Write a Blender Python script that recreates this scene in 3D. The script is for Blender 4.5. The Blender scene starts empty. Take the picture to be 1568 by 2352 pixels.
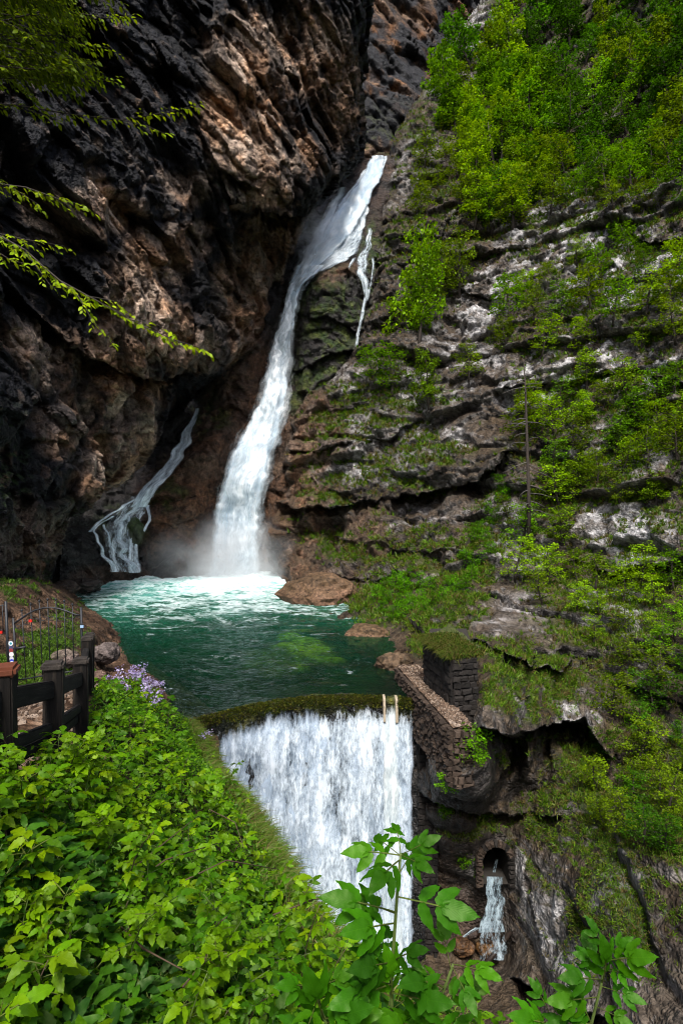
import bpy, bmesh, math, random
import numpy as np
from mathutils import Vector, Matrix

random.seed(11)
rng = np.random.default_rng(11)
scene = bpy.context.scene
R = math.radians

# ------------------------------------------------------------------ camera, sky, sun, exposure
CAMZ, F, CX, CY = 7.0, 1350.0, 784.0, 1176.0        # eye height over the pool; focal length and centre in a 1568x2352 frame
cam_data = bpy.data.cameras.new('camera')
cam = bpy.data.objects.new('camera', cam_data)
scene.collection.objects.link(cam)
cam.location = (0, 0, CAMZ)
cam.rotation_euler = (R(90), 0, 0)
cam_data.sensor_fit = 'VERTICAL'
cam_data.sensor_height = 36.0
cam_data.lens = 36.0 * F / 2352.0
cam_data.clip_start, cam_data.clip_end = 0.1, 2000
scene.camera = cam

SUN_EL, SUN_AZ = R(55), R(183)                        # azimuth measured from +Y, clockwise; 180 = behind the camera
world = bpy.data.worlds.new('World')
scene.world = world
world.use_nodes = True
wn = world.node_tree.nodes
sky = wn.new('ShaderNodeTexSky')
sky.sky_type = 'NISHITA'
sky.sun_disc = False
sky.sun_elevation, sky.sun_rotation = SUN_EL, SUN_AZ
sky.air_density, sky.dust_density, sky.ozone_density = 1.0, 4.0, 1.0
world.node_tree.links.new(sky.outputs[0], wn['Background'].inputs[0])
wn['Background'].inputs[1].default_value = 0.06

sun_data = bpy.data.lights.new('sun', 'SUN')
sun_data.energy = 1.5
sun_data.angle = R(12)
sun_data.color = (1.0, 0.97, 0.92)
sun = bpy.data.objects.new('sun', sun_data)
scene.collection.objects.link(sun)
sun_dir = Vector((math.sin(SUN_AZ) * math.cos(SUN_EL), math.cos(SUN_AZ) * math.cos(SUN_EL), math.sin(SUN_EL)))
sun.rotation_euler = sun_dir.to_track_quat('Z', 'Y').to_euler()

scene.view_settings.view_transform = 'Standard'
scene.view_settings.look = 'None'
scene.view_settings.gamma = 1.0
scene.view_settings.use_curve_mapping = False
scene.view_settings.exposure = 1.76
scene.render.engine = 'CYCLES'
scene.cycles.use_denoising = True
scene.cycles.max_bounces = 6
scene.cycles.diffuse_bounces = 3
scene.cycles.glossy_bounces = 2
scene.cycles.transmission_bounces = 4
scene.cycles.transparent_max_bounces = 16
scene.cycles.volume_bounces = 1
scene.cycles.use_adaptive_sampling = True
scene.cycles.adaptive_threshold = 0.018
scene.cycles.pixel_filter_type = 'BLACKMAN_HARRIS'
scene.cycles.filter_width = 1.05
scene.cycles.denoising_prefilter = 'ACCURATE'

# ------------------------------------------------------------------ numpy helpers
def W(px, py, d):
    """frame position (1568x2352) and distance along the view axis to a world position"""
    px, py, d = np.broadcast_arrays(np.asarray(px, float), np.asarray(py, float), np.asarray(d, float))
    return np.stack([(px - CX) / F * d, d, CAMZ - (py - CY) / F * d], -1)

def hsh(i, j, k, seed):
    with np.errstate(over='ignore'):
        h = (i.astype(np.int64).astype(np.uint32) * np.uint32(374761393) + j.astype(np.int64).astype(np.uint32) * np.uint32(668265263)
             + k.astype(np.int64).astype(np.uint32) * np.uint32(2147483647 - 1013) + np.uint32(seed * 1274126177 & 0xffffffff))
        h = (h ^ (h >> np.uint32(13))) * np.uint32(1274126177)
        h = (h ^ (h >> np.uint32(16))) * np.uint32(2246822519)
        h = h ^ (h >> np.uint32(15))
    return h

def h01(h, n=0):
    with np.errstate(over='ignore'):
        h = (h ^ np.uint32(n * 0x9E3779B1 & 0xffffffff)) * np.uint32(2654435761)
        h = h ^ (h >> np.uint32(16))
    return h.astype(np.float64) / 4294967295.0

def vnoise(p, seed=0):
    f = np.floor(p); w = p - f
    w = w * w * w * (w * (w * 6 - 15) + 10)
    i, j, k = f[..., 0], f[..., 1], f[..., 2]
    out = 0
    for a in (0, 1):
        for b in (0, 1):
            for c in (0, 1):
                ww = (w[..., 0] if a else 1 - w[..., 0]) * (w[..., 1] if b else 1 - w[..., 1]) * (w[..., 2] if c else 1 - w[..., 2])
                out = out + ww * h01(hsh(i + a, j + b, k + c, seed))
    return out * 2 - 1

def fbm(p, seed=0, octaves=4, gain=0.5, ridged=False):
    s = 0; a = 1.0; tot = 0
    for o in range(octaves):
        n = vnoise(p * (2.03 ** o) + 17.3 * o, seed + o)
        s = s + a * ((1 - 2 * np.abs(n)) if ridged else n); tot += a; a *= gain
    return s / tot

def facet(p, seed=0, tilt=1.0, w=.22, step=.45):
    """cells of broken rock: each cell a tilted plane, joined by short steep steps; returns height, closeness to a crack and a random value per cell"""
    f = np.floor(p - 0.5)
    F1 = np.full(p.shape[:-1], 9.0); F2 = F1.copy(); val = np.zeros_like(F1); val2 = np.zeros_like(F1); rnd = np.zeros_like(F1)
    for a in (0, 1):
        for b in (0, 1):
            for c in (0, 1):
                i, j, k = f[..., 0] + a, f[..., 1] + b, f[..., 2] + c
                h = hsh(i, j, k, seed)
                dx = p[..., 0] - (i + 0.5 + (h01(h, 1) - .5) * .9); dy = p[..., 1] - (j + 0.5 + (h01(h, 2) - .5) * .9); dz = p[..., 2] - (k + 0.5 + (h01(h, 3) - .5) * .9)
                d = dx * dx + dy * dy + dz * dz
                v = step * (h01(h, 4) - .5) + tilt * ((h01(h, 5) - .5) * dx + (h01(h, 6) - .5) * dy + (h01(h, 7) - .5) * dz)
                new = d < F1; sec = (~new) & (d < F2)
                val2 = np.where(new, val, np.where(sec, v, val2)); F2 = np.where(new, F1, np.minimum(F2, d))
                val = np.where(new, v, val); rnd = np.where(new, h01(h, 8), rnd); F1 = np.where(new, d, F1)
    g = np.sqrt(F2) - np.sqrt(F1)
    t = .5 + .5 * sstep(0, w, g)
    return val * t + val2 * (1 - t), np.exp(-g / 0.07), rnd

def sstep(a, b, x):
    t = np.clip((x - a) / (b - a), 0, 1)
    return t * t * (3 - 2 * t)

def mix(a, b, t):
    t = np.asarray(t)[..., None]
    return np.asarray(a) * (1 - t) + np.asarray(b) * t

class RBF:
    """thin-plate interpolation of values given at 2-D points"""
    def __init__(s, pts, vals, smooth=1e-4):
        s.p = np.asarray(pts, float); n = len(s.p)
        A = s.k(s.p, s.p) + np.eye(n) * smooth
        Q = np.hstack([np.ones((n, 1)), s.p])
        M = np.block([[A, Q], [Q.T, np.zeros((3, 3))]])
        sol = np.linalg.solve(M, np.concatenate([np.asarray(vals, float), np.zeros(3)]))
        s.w, s.c = sol[:n], sol[n:]
    @staticmethod
    def k(a, b):
        r2 = ((a[:, None, :] - b[None]) ** 2).sum(-1)
        return 0.5 * r2 * np.log(r2 + 1e-12)
    def __call__(s, q):
        q = np.asarray(q, float); sh = q.shape[:-1]; q = q.reshape(-1, 2)
        out = np.concatenate([s.k(c, s.p) @ s.w + s.c[0] + c @ s.c[1:] for c in np.array_split(q, max(1, len(q) // 4000))])
        return out.reshape(sh)

def bilin(gx, gy, A, x, y):
    """sample array A[y, x] on axes gx, gy"""
    x = np.clip(x, gx[0], gx[-1] - 1e-6); y = np.clip(y, gy[0], gy[-1] - 1e-6)
    i = np.clip(np.searchsorted(gx, x, 'right') - 1, 0, len(gx) - 2); j = np.clip(np.searchsorted(gy, y, 'right') - 1, 0, len(gy) - 2)
    u = (x - gx[i]) / (gx[i + 1] - gx[i]); v = (y - gy[j]) / (gy[j + 1] - gy[j])
    if A.ndim == 3: u, v = u[..., None], v[..., None]
    return (A[j, i] * (1 - u) + A[j, i + 1] * u) * (1 - v) + (A[j + 1, i] * (1 - u) + A[j + 1, i + 1] * u) * v

def grid_normals(P):
    du = np.gradient(P, axis=1); dv = np.gradient(P, axis=0)
    n = np.cross(dv, du)
    n /= np.linalg.norm(n, axis=-1, keepdims=True) + 1e-9
    return n

# ------------------------------------------------------------------ meshes and objects
COL = scene.collection
def link(o, parent=None):
    COL.objects.link(o)
    if parent is not None: o.parent = parent
    return o

def np_mesh(name, V, faces, col=None, attrs=None, smooth=True, uv=None):
    V = np.asarray(V, np.float32).reshape(-1, 3); faces = np.asarray(faces, np.int32)
    m = bpy.data.meshes.new(name); k = faces.shape[1]
    m.vertices.add(len(V)); m.vertices.foreach_set('co', V.ravel())
    m.loops.add(faces.size); m.loops.foreach_set('vertex_index', faces.ravel())
    m.polygons.add(len(faces)); m.polygons.foreach_set('loop_start', np.arange(0, faces.size, k, dtype=np.int32))
    m.polygons.foreach_set('use_smooth', np.full(len(faces), smooth, bool))
    if col is not None:
        a = m.color_attributes.new('albedo', 'FLOAT_COLOR', 'POINT')
        c = np.ones((len(V), 4), np.float32); c[:, :3] = np.asarray(col, np.float32).reshape(-1, 3)
        a.data.foreach_set('color', c.ravel())
    for n, v in (attrs or {}).items():
        a = m.attributes.new(n, 'FLOAT', 'POINT'); a.data.foreach_set('value', np.asarray(v, np.float32).ravel())
    if uv is not None:
        l = m.uv_layers.new(name='UVMap')
        l.data.foreach_set('uv', np.asarray(uv, np.float32)[faces.ravel()].ravel())
    m.update(calc_edges=True)
    return m

def add(name, mesh, mat=None, parent=None, label=None, cat=None, group=None, kind=None, loc=None):
    o = bpy.data.objects.new(name, mesh)
    if mesh is not None and mat is not None and not mesh.materials: mesh.materials.append(mat)
    link(o, parent)
    if loc is not None: o.location = loc
    return tag(o, label, cat, group, kind)

def tag(o, label=None, cat=None, group=None, kind=None):
    if label: o['label'] = label
    if cat: o['category'] = cat
    if group: o['group'] = group
    if kind: o['kind'] = kind
    return o

def grid_faces(ny, nx, keep=None):
    idx = np.arange(ny * nx).reshape(ny, nx)
    f = np.stack([idx[:-1, :-1], idx[1:, :-1], idx[1:, 1:], idx[:-1, 1:]], -1).reshape(-1, 4)
    if keep is not None:
        kq = (keep[:-1, :-1] & keep[1:, :-1] & keep[1:, 1:] & keep[:-1, 1:]).ravel()
        f = f[kq]
    return f

def compact(V, f, *arrs):
    used = np.zeros(len(V), bool); used[f.ravel()] = True
    remap = np.cumsum(used) - 1
    return (V[used], remap[f]) + tuple(a[used] for a in arrs)

class MB:
    """collects simple shapes into one mesh"""
    def __init__(s): s.v = []; s.f = []; s.c = []
    def poly(s, verts, faces, col=None):
        o = len(s.v); s.v += [tuple(v) for v in verts]; s.f += [tuple(i + o for i in f) for f in faces]
        s.c += [col or (1, 1, 1)] * len(verts)
    def box(s, c, size, rot=None, col=None, taper=1.0):
        hx, hy, hz = [q / 2 for q in size]; M = rot or Matrix.Identity(3); c = Vector(c)
        vs = []
        for z, t in ((-hz, 1), (hz, taper)):
            for x, y in ((-hx, -hy), (hx, -hy), (hx, hy), (-hx, hy)):
                vs.append(c + M @ Vector((x * t, y * t, z)))
        s.poly(vs, [(3, 2, 1, 0), (4, 5, 6, 7), (0, 1, 5, 4), (1, 2, 6, 5), (2, 3, 7, 6), (3, 0, 4, 7)], col)
    def tube(s, pts, rad, n=6, col=None, cap=True):
        pts = [Vector(p) for p in pts]; rad = [rad] * len(pts) if not hasattr(rad, '__len__') else rad
        up = Vector((0.31, 0.22, 0.92)); vs = []; fs = []
        for i, p in enumerate(pts):
            d = (pts[min(i + 1, len(pts) - 1)] - pts[max(i - 1, 0)]).normalized()
            if abs(d.dot(up)) > .95: up = Vector((.9, .1, .3))
            a = d.cross(up).normalized(); b = d.cross(a)
            for k in range(n):
                t = 2 * math.pi * k / n
                vs.append(p + (a * math.cos(t) + b * math.sin(t)) * rad[i])
        for i in range(len(pts) - 1):
            for k in range(n):
                fs.append((i * n + k, i * n + (k + 1) % n, (i + 1) * n + (k + 1) % n, (i + 1) * n + k))
        if cap:
            fs.append(tuple(range(n - 1, -1, -1))); fs.append(tuple((len(pts) - 1) * n + k for k in range(n)))
        s.poly(vs, fs, col)
    def mesh(s, name, smooth=False):
        m = bpy.data.meshes.new(name); m.from_pydata(s.v, [], s.f); m.update()
        a = m.color_attributes.new('albedo', 'FLOAT_COLOR', 'POINT')
        a.data.foreach_set('color', np.array([(c[0], c[1], c[2], 1) for c in s.c], np.float32).ravel())
        if smooth: m.polygons.foreach_set('use_smooth', np.ones(len(m.polygons), bool))
        return m

# ------------------------------------------------------------------ materials
class NT:
    def __init__(s, name):
        s.m = bpy.data.materials.new(name); s.m.use_nodes = True; s.t = s.m.node_tree; s.t.nodes.clear()
    def n(s, typ, out=0, props=None, **inp):
        nd = s.t.nodes.new('ShaderNode' + typ)
        for k, v in (props or {}).items(): setattr(nd, k, v)
        for k, v in inp.items():
            key = int(k[1:]) if k[0] == 'i' and k[1:].isdigit() else k.replace('_', ' ')
            sock = nd.inputs[key]
            if isinstance(v, bpy.types.NodeSocket): s.t.links.new(v, sock)
            else: sock.default_value = v
        return nd.outputs[out]
    def math(s, op, a, b=0.0, clamp=False):
        return s.n('Math', props=dict(operation=op, use_clamp=clamp), i0=a, i1=b)
    def ramp(s, fac, *stops):
        nd = s.t.nodes.new('ShaderNodeValToRGB'); s.t.links.new(fac, nd.inputs[0]); e = nd.color_ramp.elements
        while len(e) < len(stops): e.new(0.5)
        for el, (p, c) in zip(e, stops): el.position = p; el.color = (c[0], c[1], c[2], 1) if hasattr(c, '__len__') else (c, c, c, 1)
        return nd.outputs[0]
    def cmix(s, fac, a, b, blend='MIX'):
        nd = s.t.nodes.new('ShaderNodeMix'); nd.data_type = 'RGBA'; nd.blend_type = blend; nd.clamp_factor = True
        for sock, v in ((nd.inputs[0], fac), (nd.inputs[6], a), (nd.inputs[7], b)):
            if isinstance(v, bpy.types.NodeSocket): s.t.links.new(v, sock)
            else: sock.default_value = v if not hasattr(v, '__len__') else (v[0], v[1], v[2], 1)
        return nd.outputs[2]
    def attr(s, name, out=0): return s.n('Attribute', out, dict(attribute_name=name))
    def coord(s, out='Object'):
        return s.t.nodes.new('ShaderNodeTexCoord').outputs[out]
    def noise(s, vec, scale, detail=4, rough=.55, out=0):
        return s.n('TexNoise', out, Vector=vec, Scale=scale, Detail=detail, Roughness=rough)
    def scale(s, vec, sx, sy, sz):
        return s.n('Mapping', Vector=vec, Scale=(sx, sy, sz))
    def done(s, shader, vol=False):
        o = s.t.nodes.new('ShaderNodeOutputMaterial'); s.t.links.new(shader, o.inputs[1 if vol else 0]); return s.m

def rock_mat(name, bump=0.5, fine=3.0, dist=0.06):
    t = NT(name); c = t.coord()
    a = t.attr('albedo'); wet = t.attr('wet', 2)
    n1 = t.noise(c, fine, 4, .7)
    wc = t.n('VectorMath', props=dict(operation='ADD'), i0=c, i1=t.n('VectorMath', props=dict(operation='SCALE'), i0=t.n('TexNoise', 1, Vector=c, Scale=fine * .5, Detail=1.0), Scale=.9 / fine))
    vt = t.t.nodes.new('ShaderNodeTexVoronoi'); t.t.links.new(wc, vt.inputs['Vector']); vt.inputs['Scale'].default_value = fine * .62; vt.inputs['Detail'].default_value = 2.0; vt.inputs['Roughness'].default_value = .7; vt.inputs['Lacunarity'].default_value = 2.4
    sep = t.t.nodes.new('ShaderNodeSeparateColor'); t.t.links.new(vt.outputs['Color'], sep.inputs[0])
    k = t.n('MapRange', Value=n1, From_Min=.36, From_Max=.64, To_Min=.45, To_Max=1.45)
    k = t.math('MULTIPLY', k, t.n('MapRange', Value=sep.outputs[0], From_Min=.2, From_Max=.8, To_Min=.5, To_Max=1.5))
    k = t.math('MULTIPLY', k, t.n('MapRange', Value=vt.outputs['Distance'], From_Min=.35, From_Max=.75, To_Min=1.1, To_Max=.45))
    col = t.cmix(1.0, a, t.n('CombineColor', Red=k, Green=k, Blue=k), 'MULTIPLY')
    hgt = t.math('SUBTRACT', t.math('ADD', t.math('MULTIPLY', n1, .8), t.math('MULTIPLY', sep.outputs[0], .35)), t.math('MULTIPLY', vt.outputs['Distance'], .9))
    b = t.n('Bump', Strength=bump, Distance=dist, Height=hgt)
    rough = t.math('SUBTRACT', 0.95, t.math('MULTIPLY', wet, t.math('ADD', .3, t.math('MULTIPLY', n1, .55))))
    col = t.cmix(1.0, col, (.98, .98, .98), 'MULTIPLY')
    return t.done(t.n('BsdfPrincipled', Base_Color=col, Roughness=rough, Normal=b, Specular_IOR_Level=t.math('ADD', .08, t.math('MULTIPLY', wet, .4))))

def plain(name, col, rough=.7, bump=0.0, scale=8, var=.5, stretch=(1, 1, 1), use_attr=False, metallic=0.0, spec=.3):
    t = NT(name); c = t.scale(t.coord(), *stretch)
    n = t.noise(c, scale, 5, .65)
    base = t.attr('albedo') if use_attr else (col[0], col[1], col[2], 1)
    k = t.math('ADD', 1 - var, t.math('MULTIPLY', n, 2 * var))
    cc = t.cmix(1.0, base, t.n('CombineColor', Red=k, Green=k, Blue=k), 'MULTIPLY')
    kw = dict(Base_Color=cc, Roughness=rough, Metallic=metallic, Specular_IOR_Level=spec)
    if bump: kw['Normal'] = t.n('Bump', Strength=bump, Distance=.02, Height=n)
    return t.done(t.n('BsdfPrincipled', **kw))

def leaf_mat(name, use_obj=True, trans=.4, gloss=.08, veins=False):
    """vertex albedo x object tint, thin and translucent"""
    t = NT(name)
    col = t.attr('albedo')
    if use_obj:
        oi = t.t.nodes.new('ShaderNodeObjectInfo')
        col = t.cmix(1.0, col, oi.outputs['Color'], 'MULTIPLY')
        k = t.math('ADD', .72, t.math('MULTIPLY', oi.outputs['Random'], .56))
        col = t.cmix(1.0, col, t.n('CombineColor', Red=k, Green=k, Blue=k), 'MULTIPLY')
    kw = {}
    if veins:
        uv = t.coord('UV'); sep = t.t.nodes.new('ShaderNodeSeparateXYZ'); t.t.links.new(uv, sep.inputs[0])
        ay = t.math('ABSOLUTE', sep.outputs[1])
        ph = t.math('SUBTRACT', t.math('MULTIPLY', sep.outputs[0], 9.0), t.math('MULTIPLY', ay, 9.0))
        fr = t.math('ABSOLUTE', t.math('SUBTRACT', t.math('FRACT', ph), .5))
        side = t.math('GREATER_THAN', fr, .43)
        mid = t.math('LESS_THAN', ay, .018)
        v = t.math('MAXIMUM', t.math('MULTIPLY', side, .55), mid)
        col = t.cmix(t.math('MULTIPLY', v, .28), col, t.cmix(1.0, col, (1.9, 1.5, 1.6), 'MULTIPLY'))
        n = t.noise(t.coord(), 60, 3)
        k = t.math('ADD', .8, t.math('MULTIPLY', n, .4))
        col = t.cmix(1.0, col, t.n('CombineColor', Red=k, Green=k, Blue=k), 'MULTIPLY')
        kw['Normal'] = t.n('Bump', Strength=.15, Distance=.004, Height=t.math('ADD', fr, t.math('MULTIPLY', v, -.6)))
    d = t.n('BsdfDiffuse', Color=col, **kw)
    tr = t.n('BsdfTranslucent', Color=t.cmix(1.0, col, (1.25, 1.15, .45), 'MULTIPLY'))
    g = t.n('BsdfGlossy', Color=(.8, 1, .5, 1), Roughness=.45, **kw)
    s = t.n('MixShader', Fac=trans, i1=d, i2=tr)
    return t.done(t.n('MixShader', Fac=gloss, i1=s, i2=g))

def fall_mat(name, sx, sy, cover, soft, tint=(.90, .95, .98), seed=0.0, breakup=1.0, lo=.74):
    """falling water: white where broken, see-through between the strands; UV: u across in m, v along the fall in m"""
    t = NT(name); uv = t.coord('UV')
    uv = t.n('Mapping', Vector=uv, Location=(seed * 3.1, seed * 1.7, seed))
    edge = t.attr('edge', 2)
    warp = t.n('VectorMath', props=dict(operation='ADD'), i0=uv, i1=t.n('VectorMath', props=dict(operation='SCALE'), i0=t.noise(uv, .45 * sx, 3, .6, 1), Scale=.55 / sx))
    n1 = t.noise(t.scale(warp, sx, sy, 1), 1.0, 6, .68)
    n2 = t.noise(t.scale(warp, sx * 3.3, sy * 4.4, 1), 1.0, 4, .7)
    n0 = t.noise(t.scale(warp, sx * .45, sy * .22, 1), 1.0, 3, .6)
    n = t.math('ADD', t.math('ADD', t.math('MULTIPLY', n1, .42), t.math('MULTIPLY', n2, .26)), t.math('MULTIPLY', n0, .32))
    a = t.math('ADD', n, t.math('MULTIPLY', t.math('SUBTRACT', edge, 1.0), breakup))
    a = t.n('MapRange', Value=a, From_Min=cover - soft, From_Max=cover + soft)
    br = t.n('MapRange', Value=n, From_Min=.34, From_Max=.62, To_Min=lo, To_Max=1.0)
    col = t.cmix(1.0, (tint[0], tint[1], tint[2]), t.n('CombineColor', Red=t.math('MULTIPLY', br, br), Green=t.math('POWER', br, 1.4), Blue=br), 'MULTIPLY')
    b = t.n('Bump', Strength=.4, Distance=.2 / sx, Height=n)
    d = t.n('MixShader', Fac=.15, i1=t.n('BsdfDiffuse', Color=col, Normal=b), i2=t.n('BsdfTranslucent', Color=col))
    d = t.n('MixShader', Fac=.06, i1=d, i2=t.n('BsdfGlossy', Roughness=.3, Normal=b))
    return t.done(t.n('MixShader', Fac=a, i1=t.n('BsdfTransparent'), i2=d))

# ------------------------------------------------------------------ cliffs: sheets of rock laid through measured points, broken up in world space
def axis(lo, hi, step, flo, fhi, coarse=14.0):
    a = np.arange(flo, lo - coarse, -coarse)[1:][::-1] if lo < flo else np.array([])
    c = np.arange(fhi, hi + coarse, coarse)[1:] if hi > fhi else np.array([])
    return np.concatenate([a, np.arange(max(lo, flo), min(hi, fhi) + 1e-6, step), c])

def coarse_eval(fn, gx, gy, st=22.0):
    cx = np.arange(gx[0] - st, gx[-1] + 2 * st, st); cy = np.arange(gy[0] - st, gy[-1] + 2 * st, st)
    A = fn(np.stack(np.meshgrid(cx, cy), -1) / 1000.0)
    X, Y = np.meshgrid(gx, gy)
    return bilin(cx, cy, A, X, Y)

def depth_fn(ctrl):
    c = np.array(ctrl, float)
    r = RBF(c[:, :2] / 1000.0, np.log(c[:, 2]))
    return lambda q: np.exp(r(q))

def feature(PX, PY, line, amp, ha, hb, wob, ends=30.0):
    """an overhanging lip along a line: proud above it, cut back below it, of uneven depth"""
    l = np.array(line, float); sd = int(abs(l[0, 0] * 7 + l[0, 1] * 13)) % 997
    n1 = fbm(np.stack([PX / 55.0, PY / 200.0, 0 * PX], -1), 900 + sd, 3); n2 = fbm(np.stack([PX / 16.0, PY / 60.0, 0 * PX], -1), 950 + sd, 3)
    yl = np.interp(PX, l[:, 0], l[:, 1]) + wob + 9 * n1 + 7 * n2
    t = PY - yl
    k = sstep(l[0, 0] - ends, l[0, 0] + ends, PX) * (1 - sstep(l[-1, 0] - ends, l[-1, 0] + ends, PX)) * np.clip(.75 + 1.1 * n1 + .4 * n2, .12, 1.5)
    return k * np.where(t > 0, amp * np.exp(-np.maximum(t, 0) / hb), -amp * .3 * np.exp(np.minimum(t, 0) / ha))

def blob(PX, PY, items, wx=0, wy=0):
    m = np.zeros(PX.shape)
    for cx, cy, rx, ry, ang, s in items:
        a = R(ang); dx = PX + wx - cx; dy = PY + wy - cy
        u = (dx * math.cos(a) + dy * math.sin(a)) / rx; v = (-dx * math.sin(a) + dy * math.cos(a)) / ry
        m = np.maximum(m, s * (1 - sstep(.55, 1.15, np.sqrt(u * u + v * v))))
    return m

def ipl(pts):
    p = np.array(pts, float)
    return lambda y: np.interp(y, p[:, 0], p[:, 1])

class Sheet: pass
def build_sheet(gx, gy, ctrl, disp_fn, extra=None, flat=None):
    s = Sheet(); s.gx, s.gy = gx, gy
    s.PX, s.PY = np.meshgrid(gx, gy)
    f = depth_fn(ctrl); s.depth = f
    D0 = coarse_eval(f, gx, gy)
    B0 = W(s.PX, s.PY, D0)
    n = grid_normals(B0)
    s.B0 = B0
    D = D0 + (extra(s.PX, s.PY, B0) if extra else 0)
    B = W(s.PX, s.PY, D)
    d = disp_fn(s, B)
    if flat is not None: d = d * flat(s.PX, s.PY)
    toc = np.array([0, 0, CAMZ]) - B; toc /= np.linalg.norm(toc, axis=-1, keepdims=True)
    dv = .78 * toc + .3 * n; dv /= np.linalg.norm(dv, axis=-1, keepdims=True)      # blocks come forward out of the face, towards the open gorge
    s.P = B + dv * d[..., None]
    s.N = grid_normals(s.P)
    return s
def at(s, px, py): return bilin(s.gx, s.gy, s.P, np.asarray(px, float), np.asarray(py, float))

def finish_sheet(s, name, keep, col, wet, mat):
    V = s.P.reshape(-1, 3); f = grid_faces(len(s.gy), len(s.gx), keep)
    V, f, c, w = compact(V, f, col.reshape(-1, 3), wet.reshape(-1))
    return add(name, np_mesh(name, V, f, c, dict(wet=w)), mat, kind='structure')

M_ROCK = rock_mat('rock_near', .95, 2.8, .14)
M_ROCKF = rock_mat('rock_far', 1.0, 2.0, .26)

# ---- left cliff
xr1 = ipl([(-400, 900), (-100, 874), (50, 852), (180, 838), (260, 840), (360, 842), (400, 808), (460, 748), (500, 714), (560, 684), (620, 668), (700, 650), (800, 612),
           (860, 545), (895, 480), (920, 430), (1000, 375), (1070, 325), (1110, 285), (1150, 215), (1200, 165), (1260, 160), (1330, 158), (1420, 140)])
L_CTRL = [(-500, -300, 20), (-500, 600, 19), (-500, 1300, 18), (0, -300, 41), (500, -300, 56), (900, -300, 78),
          (0, 0, 40), (300, 0, 50), (600, 0, 60), (850, 0, 73), (0, 400, 38), (300, 400, 48), (480, 380, 55), (600, 400, 59), (700, 440, 63), (830, 350, 76),
          (0, 800, 36), (150, 780, 42), (300, 800, 49), (450, 800, 56), (560, 620, 66), (620, 700, 70), (600, 820, 69), (0, 1150, 34), (200, 1100, 46), (350, 1000, 60), (450, 920, 67), (330, 880, 54),
          (0, 1330, 34), (150, 1330, 48), (0, 1420, 33), (150, 1420, 46)]
e1, e3 = np.array([.80, .1, -.59]), np.array([.59, .15, .79])
def left_disp(s, B):
    w = fbm(B / 11.0, 3, 3)[..., None] * 2.0
    q = np.stack([(B @ e1) * .38, B[..., 1] * .6, B @ e3], -1) + w
    a, ca, s.ra = facet(q / 7.5, 21, 1.9, .07, .6); b, cb, s.rb = facet(q * np.array([1.35, 1.2, 1]) / 2.6, 22, 1.9, .07, .6); c, cc, s.rc = facet(q * np.array([2.0, 1.5, 1]) / 1.1, 23, 1.8, .09, .6)
    d, cd, s.rd = facet(B / .5 + 3, 24, 1.6, .12, .6)
    s.cr = np.maximum(ca, cb * .8)
    r = fbm(B * np.array([.45, .45, .14]), 31, 3, .5, True)
    return 3.3 * a - .8 * ca + 1.6 * b - .5 * cb + .75 * c - .28 * cc + .24 * d - .08 * cd + .12 * r
def left_extra(PX, PY, B):
    wob = 14 * fbm(B / 3.0, 40, 3)
    e = feature(PX, PY, [(120, 560), (250, 700), (330, 790), (400, 830)], 2.4, 60, 45, wob)
    e += feature(PX, PY, [(190, 800), (260, 850), (350, 875), (420, 850), (500, 800)], 4.5, 40, 55, wob)
    e += feature(PX, PY, [(540, 470), (620, 490), (700, 500), (760, 450), (840, 365)], 5.0, 60, 60, wob)
    e += feature(PX, PY, [(360, 90), (470, 330), (530, 470)], 2.5, 60, 70, wob)
    e += feature(PX, PY, [(0, 640), (100, 720), (230, 850)], 2.5, 50, 60, wob)
    e += feature(PX, PY, [(60, 900), (200, 1000), (330, 1000)], 2.0, 50, 60, wob)
    e += feature(PX, PY, [(440, 330), (520, 400), (580, 430)], 1.6, 25, 40, wob)
    return e + 9.0 * np.exp(-np.maximum(xr1(PY) - PX, 0) / 14.0) - .4
S1 = build_sheet(axis(-520, 905, 3.0, -20, 905), axis(-420, 1425, 3.0, -20, 1425), L_CTRL, left_disp, left_extra)
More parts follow.
